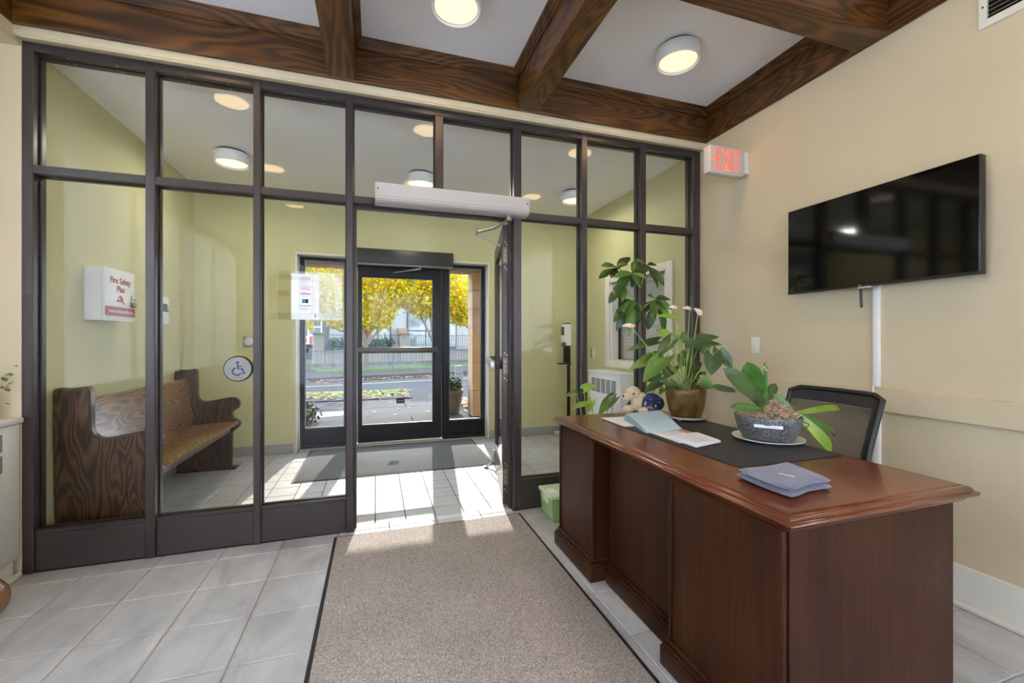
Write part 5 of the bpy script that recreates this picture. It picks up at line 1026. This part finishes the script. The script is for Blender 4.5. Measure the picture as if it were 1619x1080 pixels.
# ---- mesh task chair (local: faces -x)
ch = thing('office_chair', 'black mesh back office chair behind the desk', 'chair', (2.02, 1.52, 0))
Lc = lambda name, b, m, **kw: mk(name, b, m, ch, local=True, **kw)
def bk(u, v):                                # backrest surface, u across -1..1, v up 0..1
    z = 0.52 + 0.475 * v; return Vector((0.045 + 0.125 * v ** 1.3 - 0.035 * (1 - u * u) * -1 - 0.035, 0.222 * u * (1 - 0.10 * (1 - v)), z))
loop = [bk(-1 + 2 * i / 10, 1) for i in range(1, 10)] + [bk(1, 0.96 - 0.92 * i / 10) for i in range(0, 11)] + [bk(1 - 2 * i / 10, 0) for i in range(1, 10)] + [bk(-1, 0.04 + 0.92 * i / 10) for i in range(0, 11)]
Lc('back_frame', tube(BM(), loop, 0.0125, 10, closed=True), M_BLACKP, angle=60)
M_MESH = mat('black_mesh_thread', (34, 34, 36), 0.7)
b = BM()
for k in range(72): tube(b, [bk(-0.97 + 1.94 * i / 6, 0.02 + 0.96 * k / 71) for i in range(7)], 0.0017, 3, caps=False)
for k in range(64): tube(b, [bk(-0.97 + 1.94 * k / 63, 0.02 + 0.96 * i / 5) for i in range(6)], 0.0010, 3, caps=False)
Lc('mesh_fabric', b, M_MESH, kind='stuff', smooth=False)
b = BM()
for (u0, u1, v0, v1) in ((-0.98, 0.98, 0.87, 0.985), (-0.98, -0.84, 0.05, 0.87)):
    g_ = [[b.verts.new(bk(u0 + (u1 - u0) * i / 10, v0 + (v1 - v0) * j / 4) + Vector((-0.003, 0, 0))) for i in range(11)] for j in range(5)]
    [b.faces.new((g_[j][i], g_[j][i + 1], g_[j + 1][i + 1], g_[j + 1][i])) for j in range(4) for i in range(10)]
Lc('fabric_hem', solid(b, 0.002), M_MESH)
Lc('seat', bx(BM(), -0.20, 0.05, -0.24, 0.24, 0.43, 0.50, 0.03, 4), mat('black_seat_fabric', (30, 30, 32), 0.9)); Lc('back_spine', tube(BM(), bez([(-0.1, 0, 0.42), (0.07, 0, 0.44), (0.055, 0, 0.56)], 5), 0.022, 8), M_BLACKP); Lc('gas_lift', cyl(BM(), (0.0, 0, 0.10), (0.0, 0, 0.43), 0.026), M_BLACKP)
for q in range(5):
    e = Vector((0.0 + 0.24 * math.cos(q * 1.2566 + 0.5), 0.24 * math.sin(q * 1.2566 + 0.5), 0.075)); Lc('base_leg', tube(BM(), [(0.0, 0, 0.11), e], [0.028, 0.018], 8), M_BLACKP); Lc('caster', cyl(BM(), e + Vector((-0.012, 0, -0.045)), e + Vector((0.012, 0, -0.045)), 0.029), M_BLACKP)
# ---- television
tv = thing('television', 'black flat screen television mounted on the right wall', 'television', (2.545, 1.62, 1.54)); XT = 2.525
mk('body', bx(BM(), XT + 0.004, XT + 0.045, 1.150, 2.066, 1.538, 2.068, 0.004), M_BLACKP, tv); mk('screen', bx(BM(), XT, XT + 0.004, 1.154, 2.062, 1.552, 2.064, 0.0008, 1), mat('glossy_black_screen', (8, 8, 9), 0.07, spec=0.6), tv, smooth=False)
mk('lower_bezel', bx(BM(), XT - 0.001, XT + 0.004, 1.150, 2.066, 1.538, 1.551, 0.001, 1), M_BLACKP, tv, smooth=False); mk('back_box', bx(BM(), XT + 0.045, XT + 0.07, 1.30, 1.92, 1.60, 1.95, 0.008), M_BLACKP, tv); mk('wall_mount', bx(BM(), XT + 0.07, XR, 1.45, 1.77, 1.68, 1.90, 0.003), M_BLACK, tv, smooth=False)
mk('sensor_bar', bx(BM(), XT - 0.002, XT + 0.02, 1.585, 1.648, 1.527, 1.5385, 0.002), M_SATIN, tv)
FL = Matrix(((0, 0, -1, XT - 0.0012), (-1, 0, 0, 0), (0, 1, 0, 0), (0, 0, 0, 1)))
text('TCL', 0.010, M_WHITEP, tv, Matrix.Translation(-Vector(tv.location)) @ Matrix.Translation((0, 1.636, 1.5445)) @ FL, name='logo')
mk('cable', tube(BM(), bez([(2.56, 1.655, 1.60), (2.556, 1.652, 1.54), (2.556, 1.650, 1.47), (2.557, 1.648, 1.425)], 5), 0.006, 8), M_BLACKP, tv)
cc = thing('cable_channel', 'white vertical cable channel below the television', 'cable channel', (XR, 1.61, 0.0))
mk('upper_channel', bx(BM(), XR - 0.016, XR, 1.588, 1.622, 0.990, 1.66, 0.003), M_WHITEP, cc); mk('cable', tube(BM(), [(XR - 0.037, 1.605, 0.845), (XR - 0.037, 1.605, 0.995)], 0.004, 8), M_WHITEP, cc); mk('lower_channel', bx(BM(), XR - 0.016, XR, 1.585, 1.622, 0.20, 0.858, 0.003), M_WHITEP, cc)
# ---- exit sign
ex = thing('exit_sign', 'lit red EXIT sign on the right wall by the glass partition', 'exit sign', (2.44, 2.48, 2.45))
M_EXC = mat('exit_case', (214, 206, 196), 0.45); M_EXR = mat('exit_red_glow', (255, 70, 56), 0.4, emit=1.1)
mk('case', bx(BM(), 2.265, 2.572, 2.456, 2.515, 2.447, 2.640, 0.003), M_EXC, ex); mk('face', bx(BM(), 2.270, 2.567, 2.450, 2.456, 2.456, 2.632, 0.001, 1), mat('exit_face', (196, 184, 174), 0.45), ex, smooth=False); mk('canopy', bx(BM(), 2.575, XR, 2.440, 2.525, 2.465, 2.622, 0.003), M_EXC, ex)
mk('neck', bx(BM(), 2.570, 2.578, 2.47, 2.50, 2.50, 2.59), M_EXC, ex, smooth=False)
def letter(polys):
    b = BM()
    for p in polys: prism(b, p, 'XZ', 2.4486, 2.4500)
    mk('letter', b, M_EXR, ex, smooth=False)
def rc(x0, x1, z0, z1): return [(x0, z0), (x1, z0), (x1, z1), (x0, z1)]
ZE0, ZE1, SW = 2.470, 2.618, 0.0140
letter([rc(2.314, 2.314 + SW, ZE0, ZE1), rc(2.314 + SW, 2.371, ZE0, ZE0 + SW), rc(2.314 + SW, 2.371, ZE1 - SW, ZE1), rc(2.314 + SW, 2.366, 2.537, 2.537 + SW)])
letter([[(2.379, ZE0), (2.379 + SW, ZE0), (2.405, 2.532), (2.411, 2.545), (2.405, 2.558), (2.379 + SW, ZE1), (2.379, ZE1), (2.4005, 2.545)], [(2.433, ZE0), (2.433, ZE0), (2.4125, 2.545), (2.433, ZE1), (2.433 - SW, ZE1), (2.4085, 2.565), (2.402, 2.545), (2.4085, 2.525), (2.433 - SW, ZE0)][1:]])
letter([rc(2.444, 2.444 + SW * 1.2, ZE0, ZE1)])
letter([rc(2.474, 2.524, ZE1 - SW, ZE1), rc(2.499 - SW / 2, 2.499 + SW / 2, ZE0, ZE1 - SW)])
b = BM(); prism(b, [(2.278, 2.545), (2.296, 2.566), (2.302, 2.561), (2.287, 2.545), (2.302, 2.529), (2.296, 2.524)], 'XZ', 2.4488, 2.4498); mk('chevron', b, M_EXR, ex, smooth=False)
# ---- switch, vent grille
s2 = thing('light_switch', 'cream dimmer switch on the lobby wall above the chair rail', 'switch', (XR, 2.39, 1.15))
mk('plate', bx(BM(), XR - 0.006, XR, 2.355, 2.423, 1.150, 1.265, 0.002), M_CREAMP, s2); mk('knob', cyl(BM(), (XR - 0.006, 2.389, 1.208), (XR - 0.018, 2.389, 1.208), 0.012, 0.010, 16), M_CREAMP, s2)
vg = thing('air_vent', 'cream framed air vent grille high on the right wall', 'vent', (XR, 0.95, 2.65))
YV0, YV1, ZV0, ZV1 = 0.65, 1.193, 2.650, 2.84
for q in ((YV0, YV1, ZV0, ZV0 + 0.035), (YV0, YV1, ZV1 - 0.035, ZV1), (YV1 - 0.030, YV1, ZV0 + 0.035, ZV1 - 0.035), (YV0, YV0 + 0.030, ZV0 + 0.035, ZV1 - 0.035)): mk('frame_bar', bx(BM(), XR - 0.010, XR, *q, 0.002, 1), M_CREAMP, vg, smooth=False)
mk('duct', bx(BM(), XR - 0.0012, XR, YV0 + 0.03, YV1 - 0.03, ZV0 + 0.035, ZV1 - 0.035), M_DARK, vg, smooth=False); mk('screw', cyl(BM(), (XR - 0.010, YV1 - 0.015, 2.745), (XR - 0.0125, YV1 - 0.015, 2.745), 0.004, n=10), M_BLACKP, vg)
for k in range(6): o = mk('louvre', bx(BM(), -0.008, 0.008, -0.24, 0.24, -0.001, 0.001), mat('vent_blade', (150, 134, 112), 0.4, metal=0.3), vg, local=True, smooth=False); o.location = (-0.011, (YV0 + YV1) / 2 - 0.95, ZV0 + 0.045 + k * 0.02 - 2.65); o.rotation_euler = (0, R(-35), 0)
